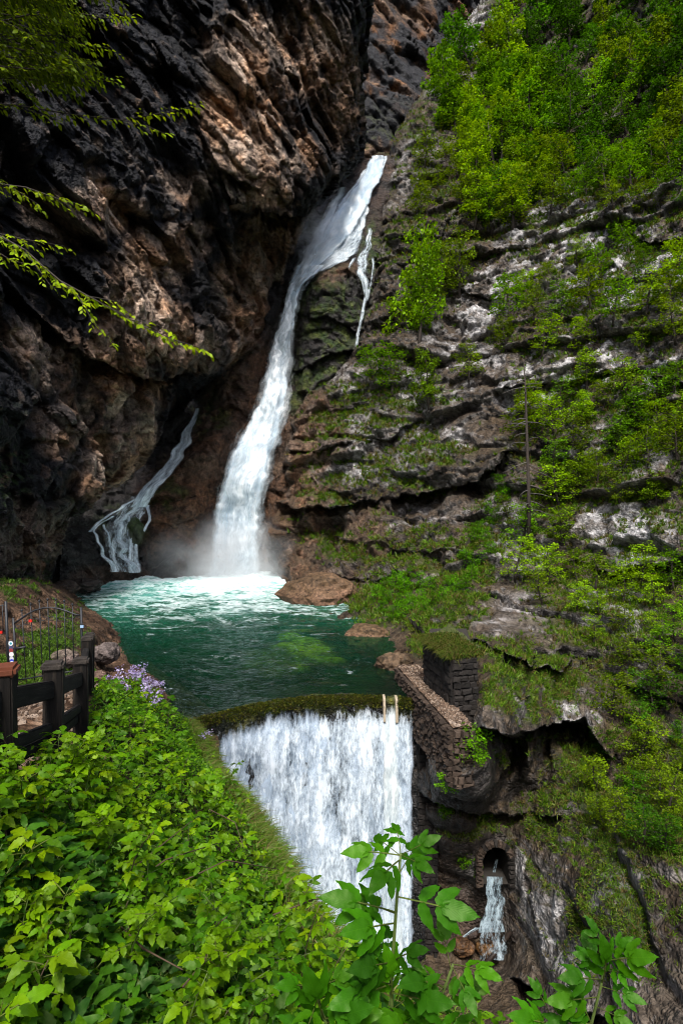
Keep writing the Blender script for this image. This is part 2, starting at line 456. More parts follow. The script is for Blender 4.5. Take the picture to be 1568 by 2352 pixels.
def left_color(s):
    PX, PY, B = s.PX, s.PY, s.P
    wx = 60 * fbm(B / 4.0, 50, 4); wy = 60 * fbm(B / 4.0, 51, 4)
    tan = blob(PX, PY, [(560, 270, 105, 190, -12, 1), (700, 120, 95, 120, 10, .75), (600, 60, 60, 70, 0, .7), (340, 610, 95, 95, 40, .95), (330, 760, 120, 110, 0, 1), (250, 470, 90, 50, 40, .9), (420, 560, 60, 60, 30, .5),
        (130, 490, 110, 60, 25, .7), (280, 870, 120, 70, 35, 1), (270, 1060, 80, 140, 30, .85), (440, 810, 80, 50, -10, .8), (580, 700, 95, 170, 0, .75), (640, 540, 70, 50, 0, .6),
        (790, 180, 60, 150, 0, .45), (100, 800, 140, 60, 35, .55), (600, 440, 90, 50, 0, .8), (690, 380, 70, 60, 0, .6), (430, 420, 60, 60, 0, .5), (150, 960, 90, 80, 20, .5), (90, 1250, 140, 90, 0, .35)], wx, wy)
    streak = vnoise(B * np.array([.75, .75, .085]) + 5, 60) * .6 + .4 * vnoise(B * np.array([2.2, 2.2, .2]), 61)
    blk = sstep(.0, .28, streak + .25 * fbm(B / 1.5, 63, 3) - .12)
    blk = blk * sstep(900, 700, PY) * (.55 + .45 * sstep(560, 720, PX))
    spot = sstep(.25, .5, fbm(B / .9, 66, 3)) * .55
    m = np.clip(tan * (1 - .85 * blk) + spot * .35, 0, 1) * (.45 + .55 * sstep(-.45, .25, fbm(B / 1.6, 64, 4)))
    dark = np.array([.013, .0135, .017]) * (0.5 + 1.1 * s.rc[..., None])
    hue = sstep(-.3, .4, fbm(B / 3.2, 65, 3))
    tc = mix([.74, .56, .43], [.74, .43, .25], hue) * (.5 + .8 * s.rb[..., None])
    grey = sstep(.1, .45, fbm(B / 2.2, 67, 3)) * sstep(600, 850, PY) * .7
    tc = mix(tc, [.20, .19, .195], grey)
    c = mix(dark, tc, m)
    rust = blob(PX, PY, [(600, 680, 80, 190, 0, 1)], wx * .5, wy * .5) * sstep(-.2, .3, fbm(B / 1.2, 68, 3))
    c = mix(c, [.22, .11, .06], rust * .8)
    moss = sstep(.2, .6, s.N[..., 2] + .4 * fbm(B / 1.0, 69, 3)) * blob(PX, PY, [(20, 1080, 60, 160, 0, 1), (230, 1190, 160, 50, 0, .8), (510, 440, 50, 40, 0, .8), (560, 650, 90, 60, 0, .5), (100, 1330, 160, 60, 0, .8)], wx * .4, wy * .4)
    c = mix(c, [.035, .065, .012], moss * .8)
    return c, np.clip(.38 - m * .35, 0, 1)
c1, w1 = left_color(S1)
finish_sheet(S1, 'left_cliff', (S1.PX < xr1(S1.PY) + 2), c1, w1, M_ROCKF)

# ---- far cliff at the head of the gorge
FAR_CTRL = [(760, -300, 120), (760, 400, 108), (1400, -300, 150), (1400, 300, 140), (900, 100, 115), (1000, 100, 122), (900, 300, 108), (1000, 300, 114), (850, 600, 100)]
def far_disp(s, B):
    q = np.stack([(B @ e1) * .5, B[..., 1] * .7, B @ e3], -1) + fbm(B / 8.0, 3, 3)[..., None] * 2
    a, ca, s.ra = facet(q / 9, 121, 1.2); b, cb, s.rb = facet(q / 3.6, 122, 1.2); c, cc, s.rc = facet(B / 1.6, 123)
    return 5.0 * a - 1.6 * ca + 2.6 * b - .9 * cb + 1.0 * c - .3 * cc + .4 * fbm(B * np.array([.4, .4, .12]), 131, 4, .55, True)
SF = build_sheet(axis(730, 1400, 4.0, 730, 1150), axis(-350, 560, 4.0, -20, 560), FAR_CTRL, far_disp)
Bf = SF.P
mf = sstep(-.08, .16, fbm(Bf / 4.5, 71, 4) + .35 * (SF.rb - .5)) * (1 - .8 * sstep(.05, .3, vnoise(Bf * np.array([.5, .5, .07]), 75))) * (.4 + .6 * sstep(-.3, .2, fbm(Bf / 1.5, 72, 3)))
cf = mix(np.array([.035, .036, .042]), mix([.30, .20, .14], [.33, .17, .09], sstep(-.2, .3, fbm(Bf / 5, 73, 3))) * (.5 + .7 * SF.rb[..., None]), mf)
gf = sstep(.15, .5, SF.N[..., 2] + .3 * fbm(Bf / 2, 74, 3)) * sstep(200, 330, SF.PY)
cf = mix(cf, [.06, .075, .02], gf * .8)
finish_sheet(SF, 'far_cliff', np.ones(SF.PX.shape, bool), cf, .5 * (1 - mf), M_ROCKF)

# ---- rock bed under the main fall, with the buttress between the two falls and the mossy block beside the upper one
FALL = np.array([(356, 842, 892), (372, 838, 890), (400, 822, 886), (450, 782, 862), (500, 742, 852), (550, 716, 848), (585, 690, 842), (610, 668, 775), (630, 660, 722), (660, 655, 694), (720, 640, 682), (800, 616, 672),
                 (900, 590, 666), (950, 576, 660), (1000, 538, 654), (1050, 510, 640), (1100, 493, 626), (1150, 480, 617), (1200, 474, 613), (1260, 468, 612), (1330, 452, 622)], float)
BED_CTRL = [(868, 340, 86), (868, 380, 84), (800, 480, 79), (700, 600, 75), (720, 480, 82), (650, 800, 71.5), (600, 1000, 69.5), (540, 1200, 68), (530, 1330, 67.5), (400, 990, 70), (330, 1290, 63), (430, 1150, 63.5), (440, 1290, 63), (500, 1000, 66),
            (390, 1060, 67.5), (455, 930, 72), (280, 1180, 62), (200, 1260, 55), (230, 1330, 56), (640, 1200, 66), (660, 1000, 67.5), (760, 660, 70), (760, 760, 69), (760, 880, 69.5), (700, 800, 70), (870, 560, 78), (840, 700, 73.5), (830, 900, 68), (950, 350, 90),
            (540, 900, 69.5), (560, 800, 71.5), (150, 1400, 50), (500, 1420, 62), (700, 1400, 60), (860, 1100, 62)]
def near_fall(PX, PY, grow=1.0):
    l = np.interp(PY, FALL[:, 0], FALL[:, 1]); r = np.interp(PY, FALL[:, 0], FALL[:, 2])
    c, h = (l + r) / 2, (r - l) / 2 * grow + 8
    return 1 - sstep(.8, 1.5, np.abs(PX - c) / h)
def bed_disp(s, B):
    w = fbm(B / 5.0, 203, 3)[..., None] * 1.2
    q = (B + w) * np.array([.6, .6, 1.0])
    a, ca, s.ra = facet(q / 3.2, 221, 1.2); b, cb, s.rb = facet(q / 1.3, 222, 1.2); c, cc, s.rc = facet(B / .55, 223, 1.1)
    return (1.5 * a - .5 * ca + .7 * b - .25 * cb + .3 * c + .2 * fbm(B * 1.7, 230, 3)) * (1 - .75 * near_fall(s.PX, s.PY))
def bed_extra(PX, PY, B):
    wob = 8 * fbm(B / 2.0, 240, 3)
    e = feature(PX, PY, [(695, 640), (740, 622), (800, 612), (832, 640)], -3.0, 20, 40, wob)
    e += feature(PX, PY, [(690, 850), (760, 810), (830, 800)], 2.6, 30, 40, wob)
    e += feature(PX, PY, [(680, 720), (760, 730), (830, 760)], 1.0, 20, 25, wob)
    e += feature(PX, PY, [(320, 1150), (400, 1140), (490, 1160)], 1.2, 20, 25, wob)
    e += feature(PX, PY, [(600, 1120), (680, 1130)], 1.0, 20, 25, wob)
    return e + 1.2 * near_fall(PX, PY, .9)
S2 = build_sheet(axis(140, 965, 3.0, 140, 965), axis(336, 1425, 3.0, 336, 1425), BED_CTRL, bed_disp, bed_extra)
def bed_color(s):
    PX, PY, B = s.PX, s.PY, s.P
    wx = 30 * fbm(B / 3.0, 250, 4); wy = 30 * fbm(B / 3.0, 251, 4)
    dark = np.array([.030, .026, .024]) * (.5 + s.rb[..., None])
    brown = mix([.17, .085, .045], [.20, .125, .08], sstep(-.3, .4, fbm(B / 2.5, 252, 3))) * (.5 + .8 * s.rb[..., None])
    m = blob(PX, PY, [(430, 1170, 130, 150, 0, 1), (500, 1000, 90, 110, 20, .9), (640, 1200, 70, 200, 0, .95), (670, 1000, 60, 120, 0, .8), (560, 860, 90, 120, 0, .8), (760, 625, 90, 28, -8, .8), (700, 1330, 160, 60, 0, .8), (860, 500, 40, 80, 0, .3), (860, 390, 60, 60, 0, .5), (250, 1330, 90, 40, 0, .5)], wx, wy)
    c = mix(dark, brown, m * (.5 + .5 * sstep(-.4, .2, fbm(B / 1.2, 253, 4))))
    gm = blob(PX, PY, [(760, 720, 105, 110, 0, 1), (740, 850, 90, 90, 0, 1), (860, 600, 40, 120, 0, .9), (470, 950, 60, 50, -40, .7), (380, 1130, 50, 45, 0, .7), (290, 1200, 60, 60, 0, .7), (690, 900, 50, 90, 0, .8)], wx, wy)
    gm = gm * sstep(-.12, .22, fbm(B / 1.0, 254, 4) + .25 * s.N[..., 2])
    c = mix(c, mix([.030, .065, .006], [.085, .115, .012], sstep(-.2, .4, fbm(B / .7, 255, 2))), gm * .9)
    return c, np.clip(.75 - .3 * m, 0, 1)
c2, w2 = bed_color(S2)
finish_sheet(S2, 'waterfall_rock', (S2.PY > np.interp(S2.PX, [700, 800, 838, 895, 960], [336, 375, 362, 354, 340])), c2, w2, M_ROCKF)

# ---- right cliff
xl3 = ipl([(-400, 1330), (-150, 1195), (0, 1108), (60, 1060), (150, 1005), (230, 955), (300, 908), (345, 896), (400, 886), (450, 872), (560, 866), (640, 856), (700, 846), (790, 826), (815, 812),
           (850, 770), (900, 720), (950, 684), (1000, 660), (1050, 645), (1100, 632), (1200, 618), (1300, 618), (1340, 650), (1380, 660), (1420, 690), (1450, 800), (1500, 850), (1545, 900), (1600, 945), (3000, 945)])
R_CTRL = [(900, 350, 86), (1000, 250, 97), (1110, 0, 125), (1300, 0, 105), (1568, 0, 76), (1750, 0, 62), (1200, -400, 150), (1750, -400, 95), (2100, -300, 50), (2100, 600, 28), (2100, 1300, 19), (2100, 2000, 12), (2100, 2500, 9),
          (960, 480, 80), (1000, 560, 75), (1200, 400, 78), (1400, 400, 66), (1568, 400, 57), (880, 600, 76), (1000, 800, 66), (1200, 700, 62), (1400, 700, 54), (1568, 700, 47), (880, 780, 68),
          (740, 900, 67), (900, 950, 62), (1100, 950, 57), (1300, 950, 49), (1568, 950, 41), (680, 1060, 65), (640, 1250, 64), (750, 1200, 60), (900, 1200, 55), (1100, 1150, 50), (1300, 1200, 43), (1568, 1200, 36),
          (660, 1320, 60), (760, 1330, 53), (680, 1400, 47), (830, 1460, 34.5), (900, 1370, 43), (900, 1530, 27.5), (980, 1420, 33), (1080, 1400, 35), (940, 1490, 28.5), (1000, 1540, 25.5),
          (1080, 1490, 27.5), (1200, 1450, 31), (1400, 1450, 30.5), (1568, 1450, 28), (1060, 1600, 24), (1098, 1610, 19.6), (1250, 1620, 24.5), (1400, 1620, 25), (1568, 1620, 23.5),
          (960, 1700, 23), (1062, 1752, 17.7), (1035, 1755, 18.3), (1000, 1740, 20.2), (1030, 1810, 19.4), (1095, 1700, 18.4), (1085, 1660, 19.0), (1200, 1800, 22.5), (1400, 1800, 21.5), (1568, 1800, 19.5), (960, 1900, 22.3), (1020, 1950, 21.4), (1005, 1870, 20.9), (1080, 1990, 21.6), (1140, 1920, 21.8), (1137, 1990, 21.6), (1137, 2060, 21.9), (1190, 1990, 21.4), (1300, 1950, 19.5), (1568, 1950, 16.5),
          (960, 2130, 22.5), (1110, 2120, 22.2), (1120, 2190, 22), (1210, 2100, 20.5), (1300, 2150, 18), (1568, 2150, 14), (960, 2280, 20.2), (1100, 2300, 19.4), (1200, 2352, 18), (1400, 2352, 14.8), (1568, 2352, 12.3), (960, 2700, 15), (1300, 2700, 13), (1600, 2700, 10)]
def flat3(PX, PY):
    k = np.ones(PX.shape)
    for cx, cy, rx, ry, v in ((1137, 1990, 62, 78, .12), (1130, 2110, 60, 90, .3), (1020, 1560, 95, 110, .15), (1000, 1800, 60, 240, .8), (900, 1390, 110, 60, .6), (1080, 2300, 200, 90, .6)):
        r = np.sqrt(((PX - cx) / rx) ** 2 + ((PY - cy) / ry) ** 2)
        k = np.minimum(k, v + (1 - v) * sstep(.75, 1.25, r))
    return k
def right_disp(s, B):
    dep = np.clip(B[..., 1] / 55.0, .3, 1.25)
    w = fbm(B / 9.0, 303, 3)
    st = B[..., 2] + .14 * B[..., 0] + 2.2 * w + .35 * fbm(B / 2.2, 304, 3)
    per = np.where(B[..., 1] > 38, 3.6, 2.2)
    k = np.floor(st / per); fr = st / per - k
    lat = fbm(np.stack([B[..., 0] / 5.0, B[..., 1] / 5.0, k * 3.7], -1), 341, 3)
    amp = np.clip((h01(hsh(k, k * 0, k * 0, 33)) * 1.3 + .2) * (.75 + 1.3 * lat), .05, 2.2)
    notch = sstep(.03, .17, fr) * (1 - .45 * sstep(.80, 1.0, fr))
    st2 = st / .85 + .4 * fbm(B / 1.3, 305, 2); fr2 = st2 - np.floor(st2)
    q = B * np.array([.8, .8, 1.15]) + w[..., None]
    a, ca, s.ra = facet(q / 6.5, 321, 1.6, .12, .5); b, cb, s.rb = facet(q / 2.4, 322, 1.6, .14, .5); c, cc, s.rc = facet(B / 1.0, 323, 1.4, .16, .5); d, cd, s.rd = facet(B / .45, 324, 1.1)
    s.fr, s.amp = fr, amp
    v1, cv1, s.rv = facet(B * np.array([1.0, 1.0, .62]) / 1.25 + w[..., None] * .6, 325, 1.6, .12, .6)
    steep = sstep(250, 700, s.PY + .3 * (s.PX - 1000))
    return dep * (1.55 * amp * notch * (.25 + .75 * steep) + .16 * sstep(.05, .3, fr2) + 2.0 * a - .4 * ca + 1.05 * b - .3 * cb + .40 * c - .16 * cc + .10 * d + .50 * v1 - .24 * cv1)
def right_extra(PX, PY, B):
    wob = 9 * fbm(B / 2.5, 340, 3)
    e = feature(PX, PY, [(640, 1158), (700, 1170), (800, 1160), (900, 1150), (1000, 1125), (1100, 1112), (1140, 1085), (1180, 1035)], 4.6, 60, 34, wob)
    e += feature(PX, PY, [(670, 1045), (800, 1025), (900, 1000), (960, 960)], 1.8, 40, 24, wob)
    e += feature(PX, PY, [(690, 1215), (900, 1262), (1080, 1285)], 1.0, 25, 25, wob)
    e += feature(PX, PY, [(780, 1322), (860, 1340), (950, 1330)], 1.6, 20, 14, wob)
    e += feature(PX, PY, [(1085, 1470), (1180, 1515), (1270, 1555), (1320, 1530)], 2.6, 60, 30, wob)
    e += feature(PX, PY, [(1110, 1672), (1180, 1688), (1290, 1660), (1345, 1670), (1395, 1740)], 6.0, 80, 62, wob)
    e += feature(PX, PY, [(1320, 1290), (1400, 1308), (1480, 1302), (1620, 1292)], 2.6, 60, 30, wob)
    e += feature(PX, PY, [(1020, 650), (1120, 690), (1250, 640)], 1.6, 40, 40, wob)
    e += feature(PX, PY, [(1150, 905), (1250, 880), (1420, 850), (1600, 880)], 2.0, 60, 50, wob)
    e += feature(PX, PY, [(1400, 520), (1500, 560), (1620, 540)], 2.4, 60, 50, wob)
    e += feature(PX, PY, [(930, 620), (1000, 560), (1060, 480)], 1.6, 30, 30, wob)
    e += feature(PX, PY, [(960, 1820), (1060, 1860), (1200, 1870), (1300, 1880)], 1.0, 25, 20, wob)
    e += feature(PX, PY, [(1290, 1500), (1420, 1560), (1600, 1640)], 1.8, 60, 45, wob)
    e += feature(PX, PY, [(1190, 2250), (1300, 2330), (1400, 2340)], 1.6, 60, 60, wob)
    return e + 5.0 * np.exp(-np.maximum(PX - xl3(PY), 0) / 9.0) * sstep(1700, 1500, PY) - .3
S3 = build_sheet(axis(600, 2110, 3.0, 600, 1590), axis(-420, 2720, 3.0, -20, 2372), R_CTRL, right_disp, right_extra, flat3)
def right_color(s):
    PX, PY, B = s.PX, s.PY, s.P
    wx = 45 * fbm(B / 3.5, 350, 4); wy = 45 * fbm(B / 3.5, 351, 4)
    nz = s.N[..., 2]
    stone = mix([.15, .125, .108], [.30, .28, .265], sstep(-.3, .3, fbm(B / 3.0, 352, 3)))
    white = blob(PX, PY, [(1320, 830, 150, 60, -8, 1), (1200, 900, 80, 60, 0, .9), (1450, 1220, 150, 75, 5, 1), (1290, 520, 180, 110, 10, .85), (1540, 620, 70, 110, 0, .8), (1120, 700, 110, 80, -20, .8), (1000, 760, 60, 80, 0, .5), (1240, 620, 90, 70, 0, .9), (1480, 460, 100, 70, 0, .6),
        (1180, 1190, 90, 60, 0, .65), (1540, 860, 60, 80, 0, .8), (900, 980, 90, 40, -10, .55), (1040, 1010, 90, 40, -15, .7), (850, 1080, 160, 45, -8, .6), (960, 380, 60, 90, 40, .5), (1000, 170, 90, 60, 40, .7), (1080, 60, 70, 90, 30, .8), (1500, 1520, 90, 90, 0, .6), (1180, 1420, 90, 50, 0, .55), (1260, 2100, 70, 180, -25, .9), (1400, 620, 200, 130, 0, .8), (1500, 1040, 120, 90, 0, .6), (1200, 1260, 90, 80, 0, .7), (1330, 1000, 90, 90, 0, .5), (1420, 1400, 120, 70, 0, .6), (960, 720, 60, 60, 0, .6), (1080, 820, 90, 60, 0, .7), (1000, 900, 80, 50, 0, .6), (780, 1010, 110, 40, -10, .5), (1000, 1190, 120, 40, -8, .5), (1440, 2080, 80, 130, -20, .5), (1400, 2250, 120, 100, 0, .5), (1330, 1640, 70, 60, 0, .6), (1300, 1890, 40, 50, 0, .6), (1500, 1970, 40, 60, 0, .5), (800, 860, 60, 40, 0, .6)], wx, wy)
    patch = sstep(-.10, .10, .55 * fbm(B / 2.4, 353, 3) + .6 * (s.rv - .45) + .35 * (s.rc - .5)) * sstep(.05, .22, s.fr)
    wh = np.clip(white * (.2 + 1.0 * patch * sstep(-.4, .0, fbm(B / .55, 362, 3))), 0, 1)
    c = mix(stone * (.45 + .8 * s.rb[..., None]), np.array([.82, .80, .81]) * (.45 + .62 * s.rd[..., None] * s.rv[..., None] + .25 * s.rc[..., None]), wh)
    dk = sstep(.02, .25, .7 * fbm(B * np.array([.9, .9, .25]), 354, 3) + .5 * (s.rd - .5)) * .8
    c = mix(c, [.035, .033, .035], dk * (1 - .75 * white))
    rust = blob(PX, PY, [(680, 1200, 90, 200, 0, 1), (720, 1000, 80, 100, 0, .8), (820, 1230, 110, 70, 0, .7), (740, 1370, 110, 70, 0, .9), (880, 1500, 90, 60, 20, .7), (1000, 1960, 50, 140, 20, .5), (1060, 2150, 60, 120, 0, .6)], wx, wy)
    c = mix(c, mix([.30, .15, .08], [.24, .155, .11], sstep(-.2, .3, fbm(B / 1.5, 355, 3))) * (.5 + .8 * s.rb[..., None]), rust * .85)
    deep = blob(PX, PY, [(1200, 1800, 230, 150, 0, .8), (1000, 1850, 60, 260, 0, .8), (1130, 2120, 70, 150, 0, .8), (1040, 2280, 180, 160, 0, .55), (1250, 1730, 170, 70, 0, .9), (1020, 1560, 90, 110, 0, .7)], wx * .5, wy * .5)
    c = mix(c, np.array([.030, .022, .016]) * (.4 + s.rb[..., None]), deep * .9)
    soil = sstep(.1, .45, nz + .25 * fbm(B / 1.2, 356, 3))
    c = mix(c, mix([.06, .040, .022], [.105, .07, .038], sstep(-.3, .3, fbm(B / .8, 357, 2))), soil * (1 - .92 * wh) * .75)
    gz = np.clip(1.15 * blob(PX, PY, [(1250, 250, 420, 380, 0, .9), (1400, 800, 260, 900, 0, .75), (850, 950, 200, 90, -15, 1), (800, 1100, 200, 60, -8, .9), (980, 1060, 120, 90, -20, .8), (900, 1260, 260, 60, 5, .7), (940, 1380, 170, 70, -10, 1.3), (1100, 1300, 60, 200, 20, 1), (1030, 1470, 90, 50, 10, 1.3), (1200, 1560, 150, 90, 20, 1), (1080, 1900, 60, 90, 10, .9), (1450, 1950, 300, 320, 0, .72), (960, 600, 120, 200, 20, .5), (1000, 300, 90, 200, 40, .8), (860, 1260, 110, 90, 0, .5), (1230, 1970, 50, 60, 0, 1), (1170, 1720, 60, 40, 0, .6), (760, 1080, 60, 60, 0, .5)], wx, wy), 0, 1.4)
    ledge = np.maximum(sstep(.78, .95, s.fr), sstep(.10, .0, s.fr)) * np.clip(s.amp, .2, 1.2)
    gz = gz * sstep(640, 760, PX + .25 * (PY - 1000) * (PY < 1000))
    g = gz * sstep(.05, .28, nz * .75 + .5 * ledge + .55 * fbm(B / 1.3, 358, 4) + .45 * fbm(B / 4.5, 361, 3) - .30)
    g = g * (1 - .75 * wh)
    s.grass = np.clip(g, 0, 1)
    gc = mix([.036, .082, .005], [.07, .10, .010], sstep(-.25, .3, fbm(B / 2.0, 359, 3)))
    gc = mix(gc, [.075, .055, .025], sstep(.1, .45, fbm(B / 1.1, 360, 3)) * .7)
    c = mix(c, gc, np.clip(g, 0, 1) * .9)
    c = c * (1 + .25 * (s.rc[..., None] - .5))
    return c, np.clip(.2 + deep * .5 + rust * .25 - .2 * wh, 0, 1)
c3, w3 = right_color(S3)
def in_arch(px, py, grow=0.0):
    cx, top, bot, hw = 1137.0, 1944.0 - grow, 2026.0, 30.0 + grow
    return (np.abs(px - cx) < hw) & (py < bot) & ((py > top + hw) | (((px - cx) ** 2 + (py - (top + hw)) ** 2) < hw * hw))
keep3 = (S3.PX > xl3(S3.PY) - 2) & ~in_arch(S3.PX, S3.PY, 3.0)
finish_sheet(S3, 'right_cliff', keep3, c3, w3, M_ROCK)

# ---- rocky shore left of the pool
SH_CTRL = [(-200, 1290, 29), (0, 1318, 31), (100, 1330, 34), (200, 1388, 40), (150, 1330, 40), (270, 1448, 34), (230, 1432, 31), (262, 1525, 26), (300, 1530, 24.8), (400, 1580, 23.5), (150, 1500, 21), (60, 1420, 25), (0, 1500, 19), (-200, 1500, 16), (0, 1600, 16.3), (200, 1600, 17.2), (350, 1650, 18.2), (480, 1668, 19.8), (-200, 1640, 13), (200, 1700, 14.5), (450, 1720, 18)]
def shore_disp(s, B):
    a, ca, s.ra = facet(B / 2.2, 421, 1.2); b, cb, s.rb = facet(B / .8, 422, 1.2); c, cc, s.rc = facet(B / .33, 423)
    return .55 * a - .2 * ca + .32 * b - .1 * cb + .14 * c + .1 * fbm(B * 2, 430, 3)
def shore_extra(PX, PY, B):
    edge = np.interp(PX, [-200, 0, 80, 150, 200, 275, 300, 400, 500], [1270, 1310, 1322, 1352, 1388, 1432, 1500, 1560, 1640])
    return 7 * np.exp(-np.maximum(PY - edge, 0) / 12.0)
S6 = build_sheet(axis(-210, 505, 3.0, -10, 505), axis(1270, 1740, 3.0, 1270, 1740), SH_CTRL, shore_disp, shore_extra)
B = S6.P
m6 = sstep(-.3, .3, fbm(B / 1.6, 450, 4))
c6 = mix([.10, .058, .036], [.19, .115, .072], m6) * (.45 + .9 * S6.rb[..., None])
g6 = sstep(.0, .4, fbm(B / 1.5, 451, 3) + .35 * S6.N[..., 2] - .1) * blob(S6.PX, S6.PY, [(110, 1490, 120, 70, 0, 1), (40, 1540, 80, 70, 0, 1), (60, 1345, 70, 40, 0, .9), (150, 1400, 50, 30, 0, .7)], 20 * fbm(B, 452, 2), 20 * fbm(B, 453, 2))
c6 = mix(c6, [.04, .085, .012], g6 * .9)
S6.grass = g6
finish_sheet(S6, 'shore_rock', (S6.PY > np.interp(S6.PX, [-210, 0, 80, 150, 200, 275, 300, 400, 505], [1272, 1306, 1318, 1346, 1382, 1424, 1490, 1552, 1634])), c6, .15 + 0 * m6, M_ROCK)

# ------------------------------------------------------------------ foreground bank (height field over X, Y)
EDGE_PX = [(425, 1685, 18), (440, 1700, 17), (500, 1775, 13), (560, 1845, 10.5), (610, 1910, 8.8), (645, 1990, 7.3), (715, 2095, 6), (795, 2190, 5)]
E = np.array([W(*e) for e in EDGE_PX])
EDGE_XY = np.vstack([[(-5.6, 20.5), (-4.6, 19)], E[:, :2], [(.75, 4.1), (1.6, 3.7), (4, 3.3), (12, 3.0)]])
EDGE_XY = EDGE_XY[np.argsort(EDGE_XY[:, 0])]
bank_pts = [W(*p) for p in [(10, 1800, 3.9), (125, 1770, 5), (185, 1680, 7), (210, 1600, 9), (300, 1580, 14), (400, 1660, 13), (400, 1880, 6.5), (300, 2060, 4.3), (500, 2170, 3.9), (90, 1610, 13), (0, 1640, 11), (-100, 1700, 8)]] + [e - np.array([0, 0, .12]) for e in E] \
    + [np.array(p) for p in [(-1.1, 2.6, 4.35), (-.4, 2.9, 4.1), (0, 1.5, 4.9), (0, 0, 5.4), (-3, 1, 5.6), (-4, 4, 4.9), (-7, 6, 4.5), (-7, 10, 3.4), (-9, 14, 2.6), (-12, 2, 5.6), (0, -5, 5.6), (-10, -6, 6), (8, -5, 5.2), (.9, 3.0, 3.75), (1.6, 2.6, 3.75), (4, 2.2, 3.6), (12, 1, 3.8), (2.5, 0, 5.0), (-7.5, 19, .6), (-9, 17, 1.5), (-14, 16, 2.8)]]
bank_pts = np.array(bank_pts)
bank_rbf = RBF(bank_pts[:, :2], bank_pts[:, 2], 1e-3)
def edge_dist(X, Y): return (Y - np.interp(X, EDGE_XY[:, 0], EDGE_XY[:, 1]))
bgx, bgy = np.arange(-15, 13.01, .14), np.arange(-6, 20.6, .14)
BX, BY = np.meshgrid(bgx, bgy)
zc = bank_rbf(np.stack([BX, BY], -1))
pp = np.stack([BX, BY, zc], -1)
ed = edge_dist(BX, BY) * np.where(BX > .5, 1.0, .62) + .5 * fbm(pp / 1.1, 461, 3) * sstep(12, 4, BY)
zdrop = np.where(ed > 0, 2.6 * (np.sqrt(ed * ed + .12) - .346), 0)
BZ = np.maximum(zc + .07 * fbm(pp / .5, 460, 3) - zdrop * (BX > -5.6), -11.5)
bank_P = np.stack([BX, BY, BZ], -1)
FENCE_XY = np.array([W(10, 1700, 3.9)[:2], W(122, 1700, 5)[:2], W(186, 1700, 7)[:2], W(207, 1700, 9)[:2], W(212, 1700, 10.2)[:2], (-9, 20)])
path_m = sstep(.25, -.1, BX - np.interp(BY, FENCE_XY[:, 1], FENCE_XY[:, 0])) * sstep(2.0, 3.5, BY)
stones, _, strnd = facet(pp / .16, 470)
BZ += path_m * (.035 * stones + .05 * facet(pp / .5, 471)[0])
bank_P[..., 2] = BZ
cb = mix(np.array([.045, .035, .018]) * np.ones(BX.shape + (1,)), mix([.10, .058, .036], [.21, .14, .095], sstep(-.2, .3, fbm(pp / .25, 462, 3))) * (.5 + .9 * strnd[..., None]), path_m)
gb = sstep(-.3, .2, fbm(pp / .4, 463, 3)) * (1 - path_m)
cb = mix(cb, [.045, .08, .012], gb * .8)
add('river_bank', np_mesh('river_bank', bank_P.reshape(-1, 3), grid_faces(len(bgy), len(bgx))[:, ::-1], cb.reshape(-1, 3), dict(wet=0 * BX)), M_ROCK, kind='structure')
def ground_z(x, y): return bilin(bgx, bgy, BZ, np.asarray(x, float), np.asarray(y, float))

# ------------------------------------------------------------------ pool and the water in it
DAMX = np.array([-7, -4.4, -3.0, -1.36, .8, 2.8, 4.2]); DAMY = np.array([17.6, 19.9, 21.1, 21.9, 22.05, 21.65, 21.0])
def damy(x): return np.interp(x, DAMX, DAMY)
def smooth_damy(x): return sum(damy(x + o) for o in (-.8, -.4, 0, .4, .8)) / 5
nx, ny = 230, 330
sx = np.linspace(-34, 6.5, nx); ty = np.linspace(0, 1, ny) ** 1.45
PXw = np.repeat(sx[None], ny, 0); y0 = smooth_damy(np.maximum(PXw, -6)) + .12
PYw = y0 + (72 - y0) * ty[:, None]
FB = W(536, 1322, 65.5); SB = W(290, 1312, 66)
d1 = np.hypot((PXw - FB[0]) / 1.1, PYw - FB[1] + 1.5); d2 = np.hypot(PXw - SB[0] - 1.5, PYw - SB[1] + 4)
pw = np.stack([PXw, PYw, 0 * PXw], -1)
turb = np.exp(-np.minimum(d1 / 14.0, d2 / 8.0))
wv = fbm(pw * np.array([.55, .8, 1]), 501, 4, .6); wv2 = fbm(pw * np.array([1.6, 2.4, 1]), 502, 4, .6, True)
PZw = (.10 + .40 * turb) * wv + (.05 + .2 * turb) * wv2
PZw *= sstep(0, .06, ty)[:, None] * .98 + .02
far = PYw - 22.0
df = np.hypot((PXw - FB[0] + .12 * (PYw - FB[1])) / 6.5, (PYw - FB[1]) / 15.0)
foam = .82 * np.exp(-df ** 1.4) + .5 * np.exp(-(np.hypot((PXw - SB[0]) / 4, (PYw - SB[1]) / 9)) ** 2) + .34 * sstep(29, 46, PYw) - .03 + .08 * np.exp(-((PYw - 27) / 6.0) ** 2)
aer = np.clip(np.exp(-(np.minimum(d1, d2 * 1.2 + 3) / 20.5) ** 2) * 1.15 + .3 * fbm(pw / 4.0, 505, 3) * sstep(30, 45, PYw), 0, 1)
t = NT('pool_water'); co = t.coord()
foam_n = t.attr('foam', 2); aer_n = t.attr('aer', 2)
wc = t.n('VectorMath', props=dict(operation='ADD'), i0=co, i1=t.n('VectorMath', props=dict(operation='SCALE'), i0=t.noise(co, .5, 3, .6, 1), Scale=1.6))
st = t.noise(t.scale(wc, 1.0, 1.5, 1), .62, 8, .7)
